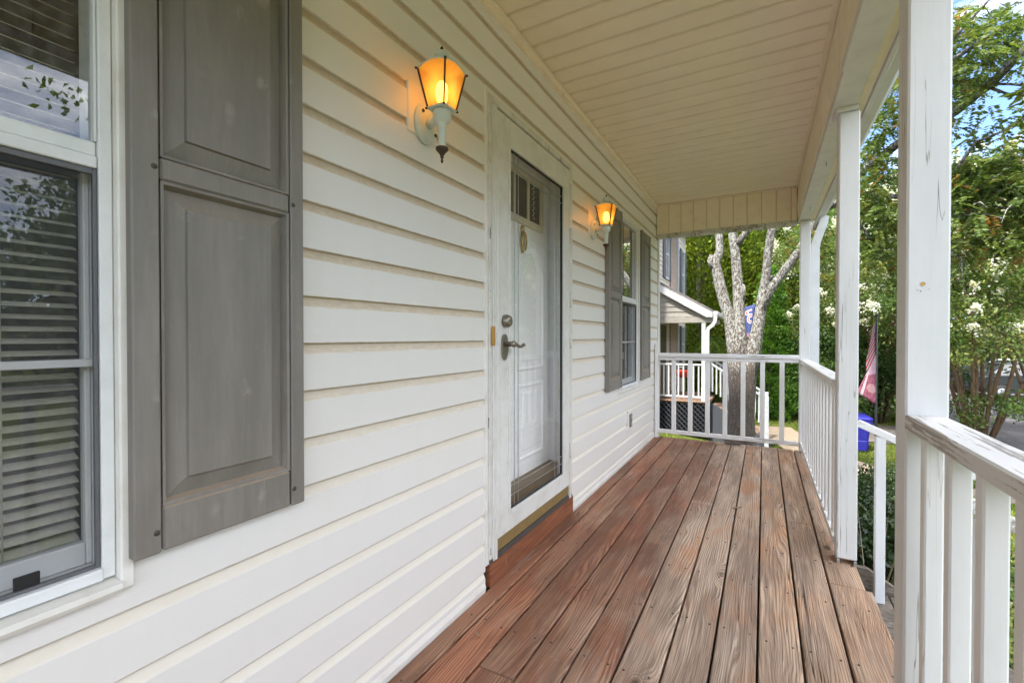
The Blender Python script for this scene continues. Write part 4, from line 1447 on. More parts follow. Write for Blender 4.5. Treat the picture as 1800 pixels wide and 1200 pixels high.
for _ in range(46):         # fine twigs through the hanging foliage
    x, y = random.uniform(1500, 1830), random.uniform(-60, 400)
    p = tp(x, y, random.uniform(-3, -.4))
    q = p + Vector((random.uniform(-.35, .35), random.uniform(-.3, .3), random.uniform(-.3, .15)))
    tk.tube([p, p.lerp(q, .5) + Vector((0, 0, .04)), q], [.007, .005, .003], 5)
tk.build("trunk", M["bark_lichen"], tree)
# ferny compound leaves hanging from the limbs
def pinnate(centres, per=9, L=.20, lw=.030, ll=.060):
    C, Dv, T = [], [], []
    for c in centres:
        ax = Vector((random.uniform(-1, 1), random.uniform(-1, 1), random.uniform(-.75, .15))).normalized()
        sd = ax.cross(Vector((random.uniform(-.3, .3), random.uniform(-.3, .3), 1))).normalized()
        t = min(1, max(0, random.gauss(.45, .2)))
        if random.random() < .05: t = random.uniform(.88, 1)
        for k in range(per):
            u = (k + .5) / per
            p = Vector(c) + ax * L * u + Vector((0, 0, -.06 * u * u))
            for s_ in (-1, 1):
                d = (sd * s_ + ax * .45).normalized()
                C.append(p + d * ll * .5); Dv.append(d); T.append(t + random.gauss(0, .07))
    return np.array([tuple(c) for c in C]), np.array([tuple(d) for d in Dv]), np.array(T)
cent = []
def spray(px, py, dy, spread, n):
    for _ in range(n):
        cent.append(tp(px + random.gauss(0, spread), py + random.gauss(0, spread * .7), dy + random.gauss(0, .35)))
for (px, py, dy, sp, n) in ((1690, 30, -2.6, 22, 60), (1720, 90, -2.4, 26, 90), (1690, 130, -2.3, 20, 80), (1745, 60, -2.6, 22, 60), (1790, 30, -2.7, 18, 40),
                            (1780, 85, -2.6, 14, 30), (1700, 165, -2.1, 16, 40), (1690, 245, -2.0, 18, 20), (1740, 215, -2.2, 22, 26), (1790, 215, -2.3, 14, 30),
                            (1700, 300, -1.9, 24, 70), (1760, 300, -2.0, 26, 80), (1800, 330, -2.0, 22, 60), (1690, 350, -1.8, 22, 70), (1740, 375, -1.8, 26, 80),
                            (1700, 430, -1.8, 24, 60), (1790, 420, -1.8, 24, 60), (1770, 270, -2.1, 20, 30),
                            (1550, 300, -1.0, 22, 70), (1530, 350, -.9, 20, 70), (1560, 380, -1.0, 22, 80), (1530, 420, -.8, 18, 60), (1555, 450, -.8, 16, 40),
                            (1545, 230, -1.2, 18, 30), (1560, 180, -1.3, 14, 30), (1530, 265, -1.0, 16, 34), (1560, 200, -1.4, 12, 12), (1575, 135, -1.4, 14, 40),
                            (1450, 400, -.2, 14, 30), (1440, 440, 0, 12, 24), (1455, 480, 0, 12, 20),
                            (1640, 60, -2, 24, 60), (1630, 200, -1.6, 24, 60), (1850, 150, -2.4, 40, 120), (1850, 350, -2, 30, 100), (1400, 420, .4, 14, 26)):
    if px >= 1680 and py < 262: n = int(n * .55)
    spray(px, py, dy, sp, n)
C_, D_, T_ = pinnate(cent)
leaf_object("foliage", C_, D_, .062, .030, M["leaf_locust"], tree, tint=T_)
# crown above the roof line (shades the yard, shows in the panes)
C_, T_, _ = crown_pts(tp(1330, -150), (4.2, 3.4, 2.6), 150, 90, .36)
leaf_object("crown", C_, unit(len(C_)), .09, .045, M["leaf_locust"], tree, tint=T_ * .8)

# pennant tied in the fork of the tree
def cloth(name, pts_grid, m, label, cat):
    nr, nc = len(pts_grid), len(pts_grid[0])
    vs = [p for r in pts_grid for p in r]
    fs = [(i * nc + j, i * nc + j + 1, (i + 1) * nc + j + 1, (i + 1) * nc + j) for i in range(nr - 1) for j in range(nc - 1)]
    mb = MB().add(vs, fs, True)
    ob = mb.build(name, m)
    uv = ob.data.uv_layers.new(name="UVMap")
    for pl in ob.data.polygons:
        for li in pl.loop_indices:
            vi = ob.data.loops[li].vertex_index
            uv.data[li].uv = ((vi % nc) / (nc - 1), 1 - (vi // nc) / (nr - 1))
    so = ob.modifiers.new("thick", 'SOLIDIFY'); so.thickness = .004
    return tag(ob, label, cat)
def uvsep(g):
    return g.sep(g.n.new("ShaderNodeTexCoord").outputs["UV"])
g = G("pennant_print", .8)
u_, v_, _ = uvsep(g)
def band(g, v, a, b): return g.math('MULTIPLY', g.math('GREATER_THAN', v, a), g.math('LESS_THAN', v, b))
def stroke(cx, cy, rx, ry, w, side):
    a = g.math('DIVIDE', g.math('SUBTRACT', u_, cx), rx); b = g.math('DIVIDE', g.math('SUBTRACT', v_, cy), ry)
    r = g.math('SQRT', g.math('ADD', g.math('MULTIPLY', a, a), g.math('MULTIPLY', b, b)))
    k = g.math('LESS_THAN', g.math('ABSOLUTE', g.math('SUBTRACT', r, 1.0)), w)
    return g.math('MULTIPLY', k, g.math('GREATER_THAN', g.math('MULTIPLY', g.math('SUBTRACT', u_, cx), side), -.06))
w_out = g.math('MAXIMUM', stroke(.72, .80, .42, .07, .40, -1), stroke(.78, .60, .30, .10, .42, -1))
w_in = g.math('MAXIMUM', stroke(.72, .80, .42, .07, .15, -1), stroke(.78, .60, .30, .10, .16, -1))
edge = g.math('LESS_THAN', u_, .09)
low = g.math('LESS_THAN', v_, .17)
c = g.mix(w_out, (.035, .055, .17), (.50, .47, .47))
c = g.mix(w_in, c, (.40, .05, .06))
c = g.mix(edge, c, (.50, .40, .42))
c = g.mix(low, c, (.22, .13, .17))
g.col(c); M["pennant"] = g.m
grid = []
for i in range(15):
    t = i / 14
    yl_ = 541 + (594 - 541) * t + (0 if t else 0)
    xl_ = 1304.5 + (1311 - 1304.5) * t * .9
    xr_ = 1327 + (1319 - 1327) * max(0, (t - .15) / .85)
    row = []
    for j in range(7):
        u = j / 6
        row.append(tp(xl_ + (xr_ - xl_) * u, yl_ - 8 * u * (1 - t) + 2 * u, -.02 + .03 * math.sin(5 * u + 2 * t)))
    grid.append(row)
cloth("pennant", grid, M["pennant"], "blue pennant with white and red lettering hung in the fork of the lichen-spotted tree", "pennant")

# ------------------------------------------------------------------ evergreens behind
def conifer(name, label, base, h, r, m, n, seed_lean=0.0, spray_l=.16, dens=.5):
    t = thing(name, label, "tree", base, "evergreens beyond the porch")
    MB().tube([base, base + Vector((0, 0, h * .5)), base + Vector((.05, 0, h * .95))], [r * .10, r * .07, .01], 8).build("trunk", M["bark_grey"], t)
    k = int(n / 55)
    zc = rng.random(k) ** 1.15
    ang = rng.uniform(0, 6.283, k)
    prof_ = np.clip((1 - zc) ** .75 * 1.12, .04, 1) * np.clip(zc * 9 + .45, 0, 1)
    rad = r * prof_ * (.62 + .46 * rng.random(k)) * (1 + .16 * np.sin(5 * ang + 9 * zc))
    cc = np.stack([rad * np.cos(ang), rad * np.sin(ang), zc * h], 1) + np.array(base)[None]
    cl = np.repeat(np.arange(k), 55)
    out = np.stack([np.cos(ang), np.sin(ang), np.full(k, .9)], 1)[cl]
    s_ = r * .11
    off = rng.normal(size=(len(cl), 3)) * s_ + out * rng.uniform(0, 1.6, len(cl))[:, None] * s_
    tn = rng.normal(.48, .17, k)[cl] + rng.normal(0, .14, len(cl))
    leaf_object("crown", cc[cl] + off, out + rng.normal(size=off.shape) * .55, spray_l, spray_l * .36, m, t, tint=tn)
    return t
conifer("cypress_tree", "broad yellow-green cypress behind the neighbour's porch roof", gp(1232, 19), 10.5, 2.6, M["leaf_cypress"], 62000, spray_l=.17)
conifer("cypress_tree", "tall yellow-green cypress rising behind the forked tree", gp(1318, 20.5), 12.0, 2.5, M["leaf_cypress"], 56000, spray_l=.17)
conifer("arborvitae", "narrow bright green arborvitae just right of the forked tree", gp(1352, 16.8), 4.7, .72, M["leaf_arbor"], 26000, spray_l=.105)
conifer("cypress_tree", "dull green cypress at the left behind the neighbour's wall", gp(1168, 24), 12.0, 2.4, M["leaf_cypress"], 24000, spray_l=.2)

def broadleaf(name, label, base, h, r, m, clumps, per, leaf, trunk_r=.18, group=None, zfrac=.55, cr=None, squash=.85, stems=5, trunk_m="bark_grey"):
    t = thing(name, label, "tree", base, group)
    c = base + Vector((0, 0, h * zfrac))
    rz = h * (1 - zfrac)
    C, T, cc = crown_pts(c, (r, r, rz * squash), clumps, per, cr or r * .13, zmin=base.z + h * .06)
    mb = MB()
    fork = base + Vector((0, 0, h * .3))
    mb.tube([base + Vector((0, 0, -.1)), base.lerp(fork, .5) + Vector((.05, .03, 0)), fork], [trunk_r * 1.25, trunk_r, trunk_r * .85], 10)
    pick = cc[rng.choice(len(cc), min(stems + 6, len(cc)), replace=False)]
    branchy(mb, fork, [tuple(p) for p in pick], trunk_r * .6, .015)
    mb.build("trunk", M[trunk_m], t)
    leaf_object("crown", C, unit(len(C)) + np.array([0, 0, -.25]), leaf, leaf * .5, m, t, tint=T)
    return t
G2 = "trees behind the houses"
broadleaf("shade_tree", "dark green leafy tree between the forked tree and the white downspout", gp(1415, 27), 10.5, 3.0, M["leaf_wood"], 260, 130, .16, .2, G2)
broadleaf("shade_tree", "dark green leafy tree behind the white corner post", gp(1470, 33), 13.5, 4.2, M["leaf_dark"], 280, 120, .19, .25, G2)
broadleaf("shade_tree", "large shade tree beyond the street at the right edge", gp(1745, 40), 14.0, 5.2, M["leaf_dark"], 300, 120, .22, .3, G2)
broadleaf("shade_tree", "tall shade tree behind the flags", gp(1560, 36), 13.0, 4.6, M["leaf_wood"], 300, 120, .20, .3, G2)
broadleaf("laurel_bush", "dark glossy laurel bush at the end of the garden path", gp(1400, 20.5), 3.5, 1.25, M["leaf_dark"], 130, 130, .085, .06, None, .5)
broadleaf("laurel_bush", "dark glossy laurel bush below the flagpole banner", gp(1530, 18.5), 3.2, 1.9, M["leaf_dark"], 200, 130, .10, .07, None, .5)
broadleaf("laurel_bush", "dark rounded bush left of the blue bin", gp(1465, 17.5), 3.4, 1.5, M["leaf_dark"], 170, 130, .10, .07, None, .5)

# crape myrtles: many slim stems, white flower heads
def myrtle(label, base, h, r, tips, clumps, per, flowers, low=True):
    t = thing("crape_myrtle", label, "tree", base, "white flowering crape myrtles")
    c = base + Vector((0, 0, h * .66))
    C, T, cc = crown_pts(c, (r, r, h * .34), clumps, per, .23, inner=.35, zmin=base.z + h * .30)
    mb = MB()
    for k in range(tips):
        a = 6.283 * k / tips + random.uniform(-.3, .3)
        q = base + Vector((math.cos(a) * r * random.uniform(.25, .7), math.sin(a) * r * random.uniform(.25, .7), h * random.uniform(.5, .68)))
        st = base + Vector((math.cos(a) * .12, math.sin(a) * .12, -.05))
        mid_ = st.lerp(q, .5) + Vector((-math.cos(a) * .15, -math.sin(a) * .15, .15))
        mb.tube([st, st.lerp(mid_, .5) + Vector((random.uniform(-.05, .05), random.uniform(-.05, .05), 0)), mid_, mid_.lerp(q, .55), q], [.048, .042, .036, .026, .014], 8)
        branchy(mb, mid_.lerp(q, .5), [tuple(p) for p in cc[rng.choice(len(cc), 3)]], .018, .006, 5)
    mb.build("stems", M["bark_myrtle"], t)
    if low:
        C2, T2, _ = crown_pts(base + Vector((0, 0, 1.0)), (1.6, 1.3, .36), 24, 100, .16, inner=.2)
        C = np.concatenate([C, C2]); T = np.concatenate([T, T2 - .15])
    leaf_object("crown", C, unit(len(C)) + np.array([0, 0, -.2]), .085, .042, M["leaf_myrtle"], t, tint=T)
    top = cc[(cc[:, 2] > base.z + h * .42)]
    d = top - np.array(c)
    k = np.argsort(-(np.abs(d) / np.array([r, r, h * .34])).max(1) + rng.random(len(top)) * .35)[:flowers]
    F, Fd = [], []
    for p in top[k]:
        o_ = (p - np.array(c)); o_ = o_ / (np.linalg.norm(o_) + 1e-6)
        p = p + o_ * .30
        ax = o_ * .5 + np.array([0, 0, .7])
        m_ = 60
        tt = rng.random(m_) ** .8
        F.append(p[None] + ax[None] * (tt * .26)[:, None] + rng.normal(size=(m_, 3)) * (.085 * (1.1 - tt))[:, None])
        Fd.append(unit(m_))
    F, Fd = np.concatenate(F), np.concatenate(Fd)
    leaf_object("blossoms", F, Fd, .058, .050, M["blossom"], t, tint=rng.random(len(F)))
    return t
myrtle("white flowering crape myrtle with many leaning stems at the right edge", gp(1722, 14.8), 6.6, 2.7, 11, 330, 130, 200)
myrtle("white flowering crape myrtle showing between the two near posts", gp(1545, 17.5), 7.0, 2.5, 9, 300, 120, 190, False)
myrtle("white flowering crape myrtle half hidden by the white corner post", gp(1462, 21), 7.0, 2.2, 7, 200, 120, 110, False)
myrtle("white flowering crape myrtle further along the street at right", gp(1840, 19.5), 7.4, 2.8, 8, 260, 110, 120, False)

# the wood across the street and behind, one far mass
P, T = [], []
for (x0, y0, x1, y1, h0) in ((26, -40, 26, 70, 9.5), (33, -40, 33, 90, 13), (-30, 75, 30, 75, 17), (-60, 48, -4, 52, 15), (-14, 40, 12, 58, 14)):
    L_ = math.hypot(x1 - x0, y1 - y0)
    for i in range(int(L_ / 3.0)):
        u = (i + random.random()) / (L_ / 3.0)
        bx, by = x0 + (x1 - x0) * u + random.uniform(-2, 2), y0 + (y1 - y0) * u + random.uniform(-2, 2)
        hh = h0 * random.uniform(.72, 1.12)
        zb = ground_z(bx, by)
        C, t_, _ = crown_pts((bx, by, zb + hh * .55), (3.2, 3.2, hh * .48), 46, 42, .55, inner=.3, zmin=zb)
        P.append(C); T.append(t_)
P = np.concatenate(P); T = np.concatenate(T)
wood = leaf_object("distant_wood", P, unit(len(P)), .42, .24, M["leaf_wood"], tint=T)
stuff(wood); tag(wood, "distant belt of leafy woodland beyond the houses and street", "woodland")

# ------------------------------------------------------------------ bed beside the steps
def shrub(label, c, r, n, leaf=.042):
    t = thing("shrub", label, "shrub", (c[0], c[1], ground_z(c[0], c[1])), "shrubs beside the steps")
    C, T, cc = crown_pts(c, r, n, 120, .085, inner=.25, lump=.15)
    mb = MB()
    branchy(mb, (c[0], c[1], ground_z(c[0], c[1]) - .05), [tuple(p) for p in cc[rng.choice(len(cc), 14)]], .012, .004, 5)
    mb.build("stems", M["bark_grey"], t)
    leaf_object("foliage", C, unit(len(C)) + np.array([0, 0, .3]), leaf, leaf * .55, M["leaf_hedge"], t, tint=T)
shrub("low dark shrub with reddish new growth against the steps", (.92, 4.3, -.52), (.50, .75, .40), 130)
shrub("low dark shrub beyond the handrail post", (1.10, 5.9, -.62), (.55, .75, .36), 110)
shrub("low dark shrub below the near railing", (1.75, 3.3, -.72), (.55, .8, .42), 120)
shrub("low dark shrub outside the steps at the right edge", (2.1, 4.9, -.85), (.6, .7, .40), 100)
# dry stalks and day-lily leaves
def blades(name, label, base, n, h, spread, w, m, cat, droop=.5):
    mb = MB()
    for _ in range(n):
        a = random.uniform(0, 6.283)
        L_ = h * random.uniform(.55, 1.1)
        d = Vector((math.cos(a), math.sin(a), 0))
        sd = Vector((-d.y, d.x, 0)) * w
        o = Vector(base) + d * random.uniform(0, spread * .25)
        vs = []
        for k in range(6):
            u = k / 5
            p = o + d * spread * u ** 1.5 * L_ / h + Vector((0, 0, L_ * (u - droop * u * u * .6)))
            ww = (1 - u) ** .6 * .9 + .1
            vs += [p - sd * ww, p + sd * ww]
        mb.add(vs, [(2 * k, 2 * k + 1, 2 * k + 3, 2 * k + 2) for k in range(5)], True)
    ob = mb.build(name, m, None, Vector(base))
    at_ = ob.data.attributes.new("tint", 'FLOAT', 'POINT')
    at_.data.foreach_set("value", np.repeat(rng.random(len(ob.data.vertices) // 12), 12).astype(np.float32))
    return tag(ob, label, cat)
blades("dry_grass", "tuft of dry straw-coloured stalks beside the porch post and steps", (.56, 3.35, -.80), 26, .85, .22, .004, M["dry_stalk"], "grass tuft", .1)
blades("day_lily", "arching green day-lily leaves behind the mid porch post", (.86, 5.05, -.70), 26, .62, .42, .010, M["leaf_lily"], "plant")
blades("day_lily", "arching green day-lily leaves on the lawn past the handrail post", (1.55, 7.0, -1.05), 22, .50, .40, .010, M["leaf_lily"], "plant")
# lawn blades near enough to be told from paint
n = 90000
gx_ = rng.uniform(-3.0, 5.0, n); gy_ = 5.6 + 14 * rng.random(n) ** 1.3
gx_ = np.concatenate([gx_, rng.uniform(1.7, 5.0, 30000)]); gy_ = np.concatenate([gy_, rng.uniform(0, 5.6, 30000)])
keep = ~((gx_ > 1.5) & (gy_ > 14.0) & (gy_ < 17.2)) & ~((gx_ < -1.0) & (gy_ > 11.8))
for (x0_, y0_), (x1_, y1_) in zip(pth[:-1], pth[1:]):
    q_ = np.clip(((gx_ - x0_) * (x1_ - x0_) + (gy_ - y0_) * (y1_ - y0_)) / ((x1_ - x0_) ** 2 + (y1_ - y0_) ** 2), 0, 1)
    keep &= np.hypot(gx_ - x0_ - q_ * (x1_ - x0_), gy_ - y0_ - q_ * (y1_ - y0_)) > .52
gx_, gy_ = gx_[keep], gy_[keep]
gz_ = np.array([ground_z(a, b) for a, b in zip(gx_, gy_)])
C = np.stack([gx_, gy_, gz_ + .025], 1)
dr = np.stack([rng.normal(0, .45, len(C)), rng.normal(0, .45, len(C)), np.ones(len(C))], 1)
gr = leaf_object("grass", C, dr, .085, .012, M["grass_blade"])
stuff(gr); tag(gr, "short green grass of the yard", "grass")

# ================================================================== flagpole and flags
fp = at(1539, 830, 9.5)
fz = ground_z(fp.x, fp.y)
ptop = at(1541, 556, 9.5)
pole = MB().tube([(fp.x, fp.y, fz - .05), tuple(ptop)], [.020, .016], 10)
pole.lathe([(.001, 0), (.022, .006), (.026, .022), (.018, .038), (.001, .042)], tuple(ptop), 10)
tag(pole.build("flagpole", M["pole_dark"], base=True), "slim dark flagpole standing in the lawn", "flagpole")
def flag_grid(xl, xr, yt, yb, nr=14, nc=9, dY=0.0, fold=.05, ph=0.0):
    out = []
    for i in range(nr):
        t = i / (nr - 1)
        row = []
        for j in range(nc):
            u = j / (nc - 1)
            row.append(at(xr(t) + (xl(t) - xr(t)) * u, yt(u) + (yb(u) - yt(u)) * t, 9.5 + dY + fold * math.sin(7 * u + ph + 2 * t) * u))
        out.append(row)
    return out
g = G("stripes_print", .85)
u_, v_, _ = uvsep(g)
st = g.math('GREATER_THAN', g.math('SINE', g.math('MULTIPLY', g.math('ADD', v_, g.math('MULTIPLY', u_, .35)), 46)), 0)
c = g.mix(st, (.30, .27, .29), (.26, .008, .012))
can = g.math('MULTIPLY', g.math('LESS_THAN', u_, .42), g.math('GREATER_THAN', v_, .80))
stars = g.math('LESS_THAN', g.voro(g.n.new("ShaderNodeTexCoord").outputs["UV"], 22), .10)
c = g.mix(can, c, g.mix(stars, (.42, .44, .58), (.8, .8, .8)))
g.col(c); M["stripes"] = g.m
cloth("flag", flag_grid(lambda t: 1540 - 5 - 13 * min(1, t * 1.25) + 4 * max(0, t - .7), lambda t: 1540.5, lambda u: 569 + 2 * u, lambda u: 640 + 14 * u), M["stripes"],
      "red and white striped flag hanging limp from the top of the pole", "flag")
g = G("banner_print", .85)
u_, v_, _ = uvsep(g)
n1 = g.noise(g.n.new("ShaderNodeTexCoord").outputs["UV"], 9, 4)
c = g.mix(g.rng(n1, .4, .6), (.12, .022, .045), (.19, .06, .09))
tx = g.math('MULTIPLY', band(g, u_, .70, .86), g.math('GREATER_THAN', g.math('SINE', g.math('MULTIPLY', v_, 130)), -.3))
c = g.mix(g.math('MULTIPLY', tx, g.math('LESS_THAN', v_, .95)), c, (.48, .42, .44))
oval = g.math('LESS_THAN', g.math('ADD', g.math('POWER', g.math('DIVIDE', g.math('SUBTRACT', u_, .30), .30), 2), g.math('POWER', g.math('DIVIDE', g.math('SUBTRACT', v_, .30), .10), 2)), 1)
c = g.mix(g.math('MULTIPLY', oval, .35), c, (.40, .30, .29))
c = g.mix(band(g, v_, .62, 1.0), c, g.mix(.55, c, (.42, .32, .39)))
g.col(c); M["banner"] = g.m
cloth("banner", flag_grid(lambda t: 1538 - 8 - 24 * t, lambda t: 1539.5, lambda u: 622 + 20 * u, lambda u: 712 - 22 * u, dY=-.02, fold=.03, ph=1), M["banner"],
      "faded maroon and pink banner hung below the striped flag", "banner")

# ================================================================== blue wheeled bin
bx = at(1507, 792, 13.0)
bz = ground_z(bx.x, bx.y)
bn = thing("wheelie_bin", "blue plastic wheelie bin standing on the lawn edge by the drive", "bin", (bx.x, bx.y, bz))
o = Vector((bx.x, bx.y, bz))
def ringbox(mb, levels):
    vs = []
    for (z, hx, hy) in levels:
        c_ = .25 * min(hx, hy)
        for sx, sy, k in ((-1, -1, 0), (-1, -1, 1), (1, -1, 0), (1, -1, 1), (1, 1, 0), (1, 1, 1), (-1, 1, 0), (-1, 1, 1)):
            first = (k == 0) == (sx * sy > 0)
            vs.append((sx * (hx - (0 if first else c_)), sy * (hy - (c_ if first else 0)), z))
    n_ = 8
    fs = [(r * n_ + k, r * n_ + (k + 1) % n_, (r + 1) * n_ + (k + 1) % n_, (r + 1) * n_ + k) for r in range(len(levels) - 1) for k in range(n_)]
    fs += [tuple(reversed(range(n_))), tuple((len(levels) - 1) * n_ + k for k in range(n_))]
    mb.add([o + Vector(v) * .88 for v in vs], fs)
    return mb
ringbox(MB(), [(.06, .19, .20), (.30, .215, .225), (.31, .205, .215), (.62, .235, .25), (.72, .25, .27), (.72, .275, .295), (.84, .285, .305), (.85, .27, .29)]).build("body", M["bin_blue"], bn)
ringbox(MB(), [(.852, .29, .31), (.885, .295, .315), (.925, .25, .26), (.94, .12, .12)]).build("lid", M["bin_blue"], bn)
MB().tube([o + Vector((-.2, .33, .82)), o + Vector((.2, .33, .82))], .014, 8).build("handle", M["bin_blue"], bn)
for s_ in (-1, 1):
    MB().lathe([(.001, -.03), (.10, -.03), (.10, .03), (.001, .03)], o + Vector((s_ * .20, .20, .105)), 16, 0).build("wheel", M["tyre"], bn)

# ================================================================== parked car beyond the myrtle
def car(label, pos, heading, paint):
    t = thing("parked_car", label, "car", pos, "cars parked beyond the street")
    cth, sth = math.cos(heading), math.sin(heading)
    def Tm(p): return (pos[0] + p[0] * cth - p[1] * sth, pos[1] + p[0] * sth + p[1] * cth, pos[2] + p[2])
    def b(mb, name, m, par=t):
        mb.v = [Tm(p) for p in mb.v]
        return mb.build(name, m, par)
    side = [(-2.2, .38), (-2.22, .70), (-2.1, .92), (-1.2, 1.00), (-.45, 1.05), (1.9, 1.03), (2.15, .95), (2.2, .55), (2.1, .35), (1.75, .33), (1.72, .5), (1.6, .64), (1.4, .69), (1.2, .64), (1.08, .5), (1.05, .30),
            (-1.05, .30), (-1.08, .5), (-1.2, .64), (-1.4, .69), (-1.6, .64), (-1.72, .5), (-1.75, .33)]
    mb = MB()
    n_ = len(side)
    vs = []
    for yy, sc_ in ((-.88, .97), (-.80, 1.0), (.80, 1.0), (.88, .97)):
        vs += [(x * (sc_ if abs(x) > 1.9 else 1), yy, .36 + (z - .36) * (1 if abs(yy) < .85 else .97)) for x, z in side]
    fs = [(r * n_ + k, r * n_ + (k + 1) % n_, (r + 1) * n_ + (k + 1) % n_, (r + 1) * n_ + k) for r in range(3) for k in range(n_)]
    fs += [tuple(reversed(range(n_))), tuple(3 * n_ + k for k in range(n_))]
    b(mb.add(vs, fs), "body", paint)
    roof = [(-1.0, 1.02, .80), (-.30, 1.46, .64), (1.2, 1.46, .64), (1.9, 1.02, .80)]
    cb = MB()
    vs = [(x, s_ * w, z) for s_ in (-1, 1) for x, z, w in roof]
    cb.add(vs, [(3, 2, 1, 0), (4, 5, 6, 7), (0, 1, 5, 4), (2, 3, 7, 6)])
    b(cb, "glazing", M["car_glass"])
    b(MB().box(-.34, 1.24, -.65, .65, 1.455, 1.50, .02), "roof", paint)
    for s_ in (-1, 1):
        for (x0_, x1_, z0_, z1_) in ((-1.0, -.30, 1.02, 1.47), (1.9, 1.2, 1.02, 1.47), (.45, .45, 1.02, 1.47)):
            b(MB().bar((x0_, s_ * .80, z0_), (x1_, s_ * .64, z1_), .06, .05), "pillar", paint)
        b(MB().box(-2.19, -2.02, s_ * .80, s_ * .50, .66, .80, .02), "headlight", M["headlamp"])
        b(MB().box(-.72, -.58, s_ * .90, s_ * 1.04, .98, 1.10, .02), "mirror", paint)
        for x in (-1.4, 1.4):
            w_ = b(MB().lathe([(.20, -.09), (.32, -.09), (.33, -.05), (.33, .05), (.32, .09), (.20, .09)], (x, s_ * .80, .33), 20, 1), "tyre", M["tyre"])
            b(MB().lathe([(.02, -.095), (.19, -.092), (.20, -.06), (.20, .06), (.19, .092), (.02, .095)], (x, s_ * .80, .33), 16, 1), "rim", M["steel"])
    b(MB().box(-2.235, -2.205, -.45, .45, .48, .62, .01), "grille", M["black_plastic"])
    b(MB().box(-2.245, -2.20, -.86, .86, .36, .46, .02), "bumper", M["steel"])
cp = at(1787, 712, 27.0)
car("dark parked car seen through the myrtle stems at the right edge", (cp.x, cp.y, ground_z(cp.x, cp.y) + .03), math.radians(205), M["car_paint"])
cp = at(1822, 700, 31.0)
car("white parked car behind the dark car at the right edge", (cp.x, cp.y, ground_z(cp.x, cp.y) + .03), math.radians(200), M["car_white"])

# ================================================================== the neighbour's house
NY = 12.0
nb = thing("neighbour_house", "neighbour's two-storey beige sided house with white gabled porch roof and steps", "house", (-3.0, 13.5, -1.3))
X1, X2, YA, YE = -2.42, -2.20, 14.0, 15.5
def lap_wall(axis, c, a0, a1, z0, z1, m, step=.125, name="wall", sgn=-1):
    """clapboard wall: axis 1 = faces -Y at y=c (runs in x); axis 0 = faces +X at x=c (runs in y)"""
    mb = MB()
    z = z0
    back = MB()
    if axis == 1: back.box(a0, a1, c + .03, c + .08, z0, z1)
    else: back.box(c - .08, c - .03, a0, a1, z0, z1)
    w = back.build(name, m, nb)
    while z < z1 - .01:
        zt2 = min(z + step, z1)
        if axis == 1:
            mb2 = MB().prism([(c, z), (c + .028, z), (c + .028, zt2), (c + .015, zt2)], 0, a0, a1)
        else:
            mb2 = MB().prism([(c, z), (c - .028, z), (c - .028, zt2), (c - .015, zt2)], 1, a0, a1)
        mb2.build("siding_board", m, w)
        z += step
    return w
lap_wall(0, X1, 11.2, YA, -1.2, 4.35, M["nb_siding_light"])
lap_wall(1, YA, X1 + .01, X2 - .02, -1.2, 4.25, M["nb_siding"])
lap_wall(0, X2, YA + .01, YE, -1.2, 4.35, M["nb_siding_light"])
MB().box(-6.0, X1 - .09, 11.2, YE, -1.2, 4.4).build("wall_core", M["nb_brown"], nb)
MB().box(X1 - .085, X2 - .09, YA + .10, YE, -1.2, 4.3).build("bay_core", M["nb_brown"], nb)
MB().box(X2 - .02, X2 + .02, YA - .015, YA + .05, -1.2, 4.25, .004).build("corner_board", M["nb_white"], nb)
# eaves
MB().box(-6, X2 + .38, 10.8, YE + .35, 4.36, 4.40).build("soffit", M["nb_white"], nb)
MB().box(X2 + .34, X2 + .385, 10.8, YE + .35, 4.38, 4.58, .004).build("fascia", M["nb_white"], nb)
MB().box(X2 + .39, X2 + .50, 10.8, YE + .35, 4.45, 4.58, .02).build("gutter", M["nb_white"], nb)
MB().prism([(-6, 4.42), (X2 + .33, 4.42), (X2 + .40, 4.60), (-6, 7.4)], 1, 10.8, YE + .35).build("roof", M["roof_shingle"], nb)
def nb_window(x, y0, y1, z0, z1):
    w = MB().box(x - .02, x + .035, y0, y0 + .05, z0, z1).box(x - .02, x + .035, y1 - .05, y1, z0, z1).box(x - .02, x + .035, y0 + .05, y1 - .05, z1 - .05, z1).box(x - .02, x + .035, y0 + .05, y1 - .05, z0, z0 + .06).box(x - .02, x + .03, y0 + .05, y1 - .05, (z0 + z1) / 2 - .025, (z0 + z1) / 2 + .025).build("window", M["nb_white"], nb)
    MB().box(x + .004, x + .010, y0 + .051, y1 - .051, z0 + .061, z1 - .051).build("pane", M["car_glass"], w)
    for a, b in ((y0 - .30, y0 - .02), (y1 + .02, y1 + .28)):
        MB().box(x + .002, x + .04, a, b, z0, z1, .004).build("shutter", M["shutter_blue"], w)
nb_window(X1, 13.15, 13.65, 2.75, 4.15)
nb_window(X2, 14.55, 15.05, 2.30, 3.75)
nb_window(X2, 14.60, 15.05, .35, 1.45)
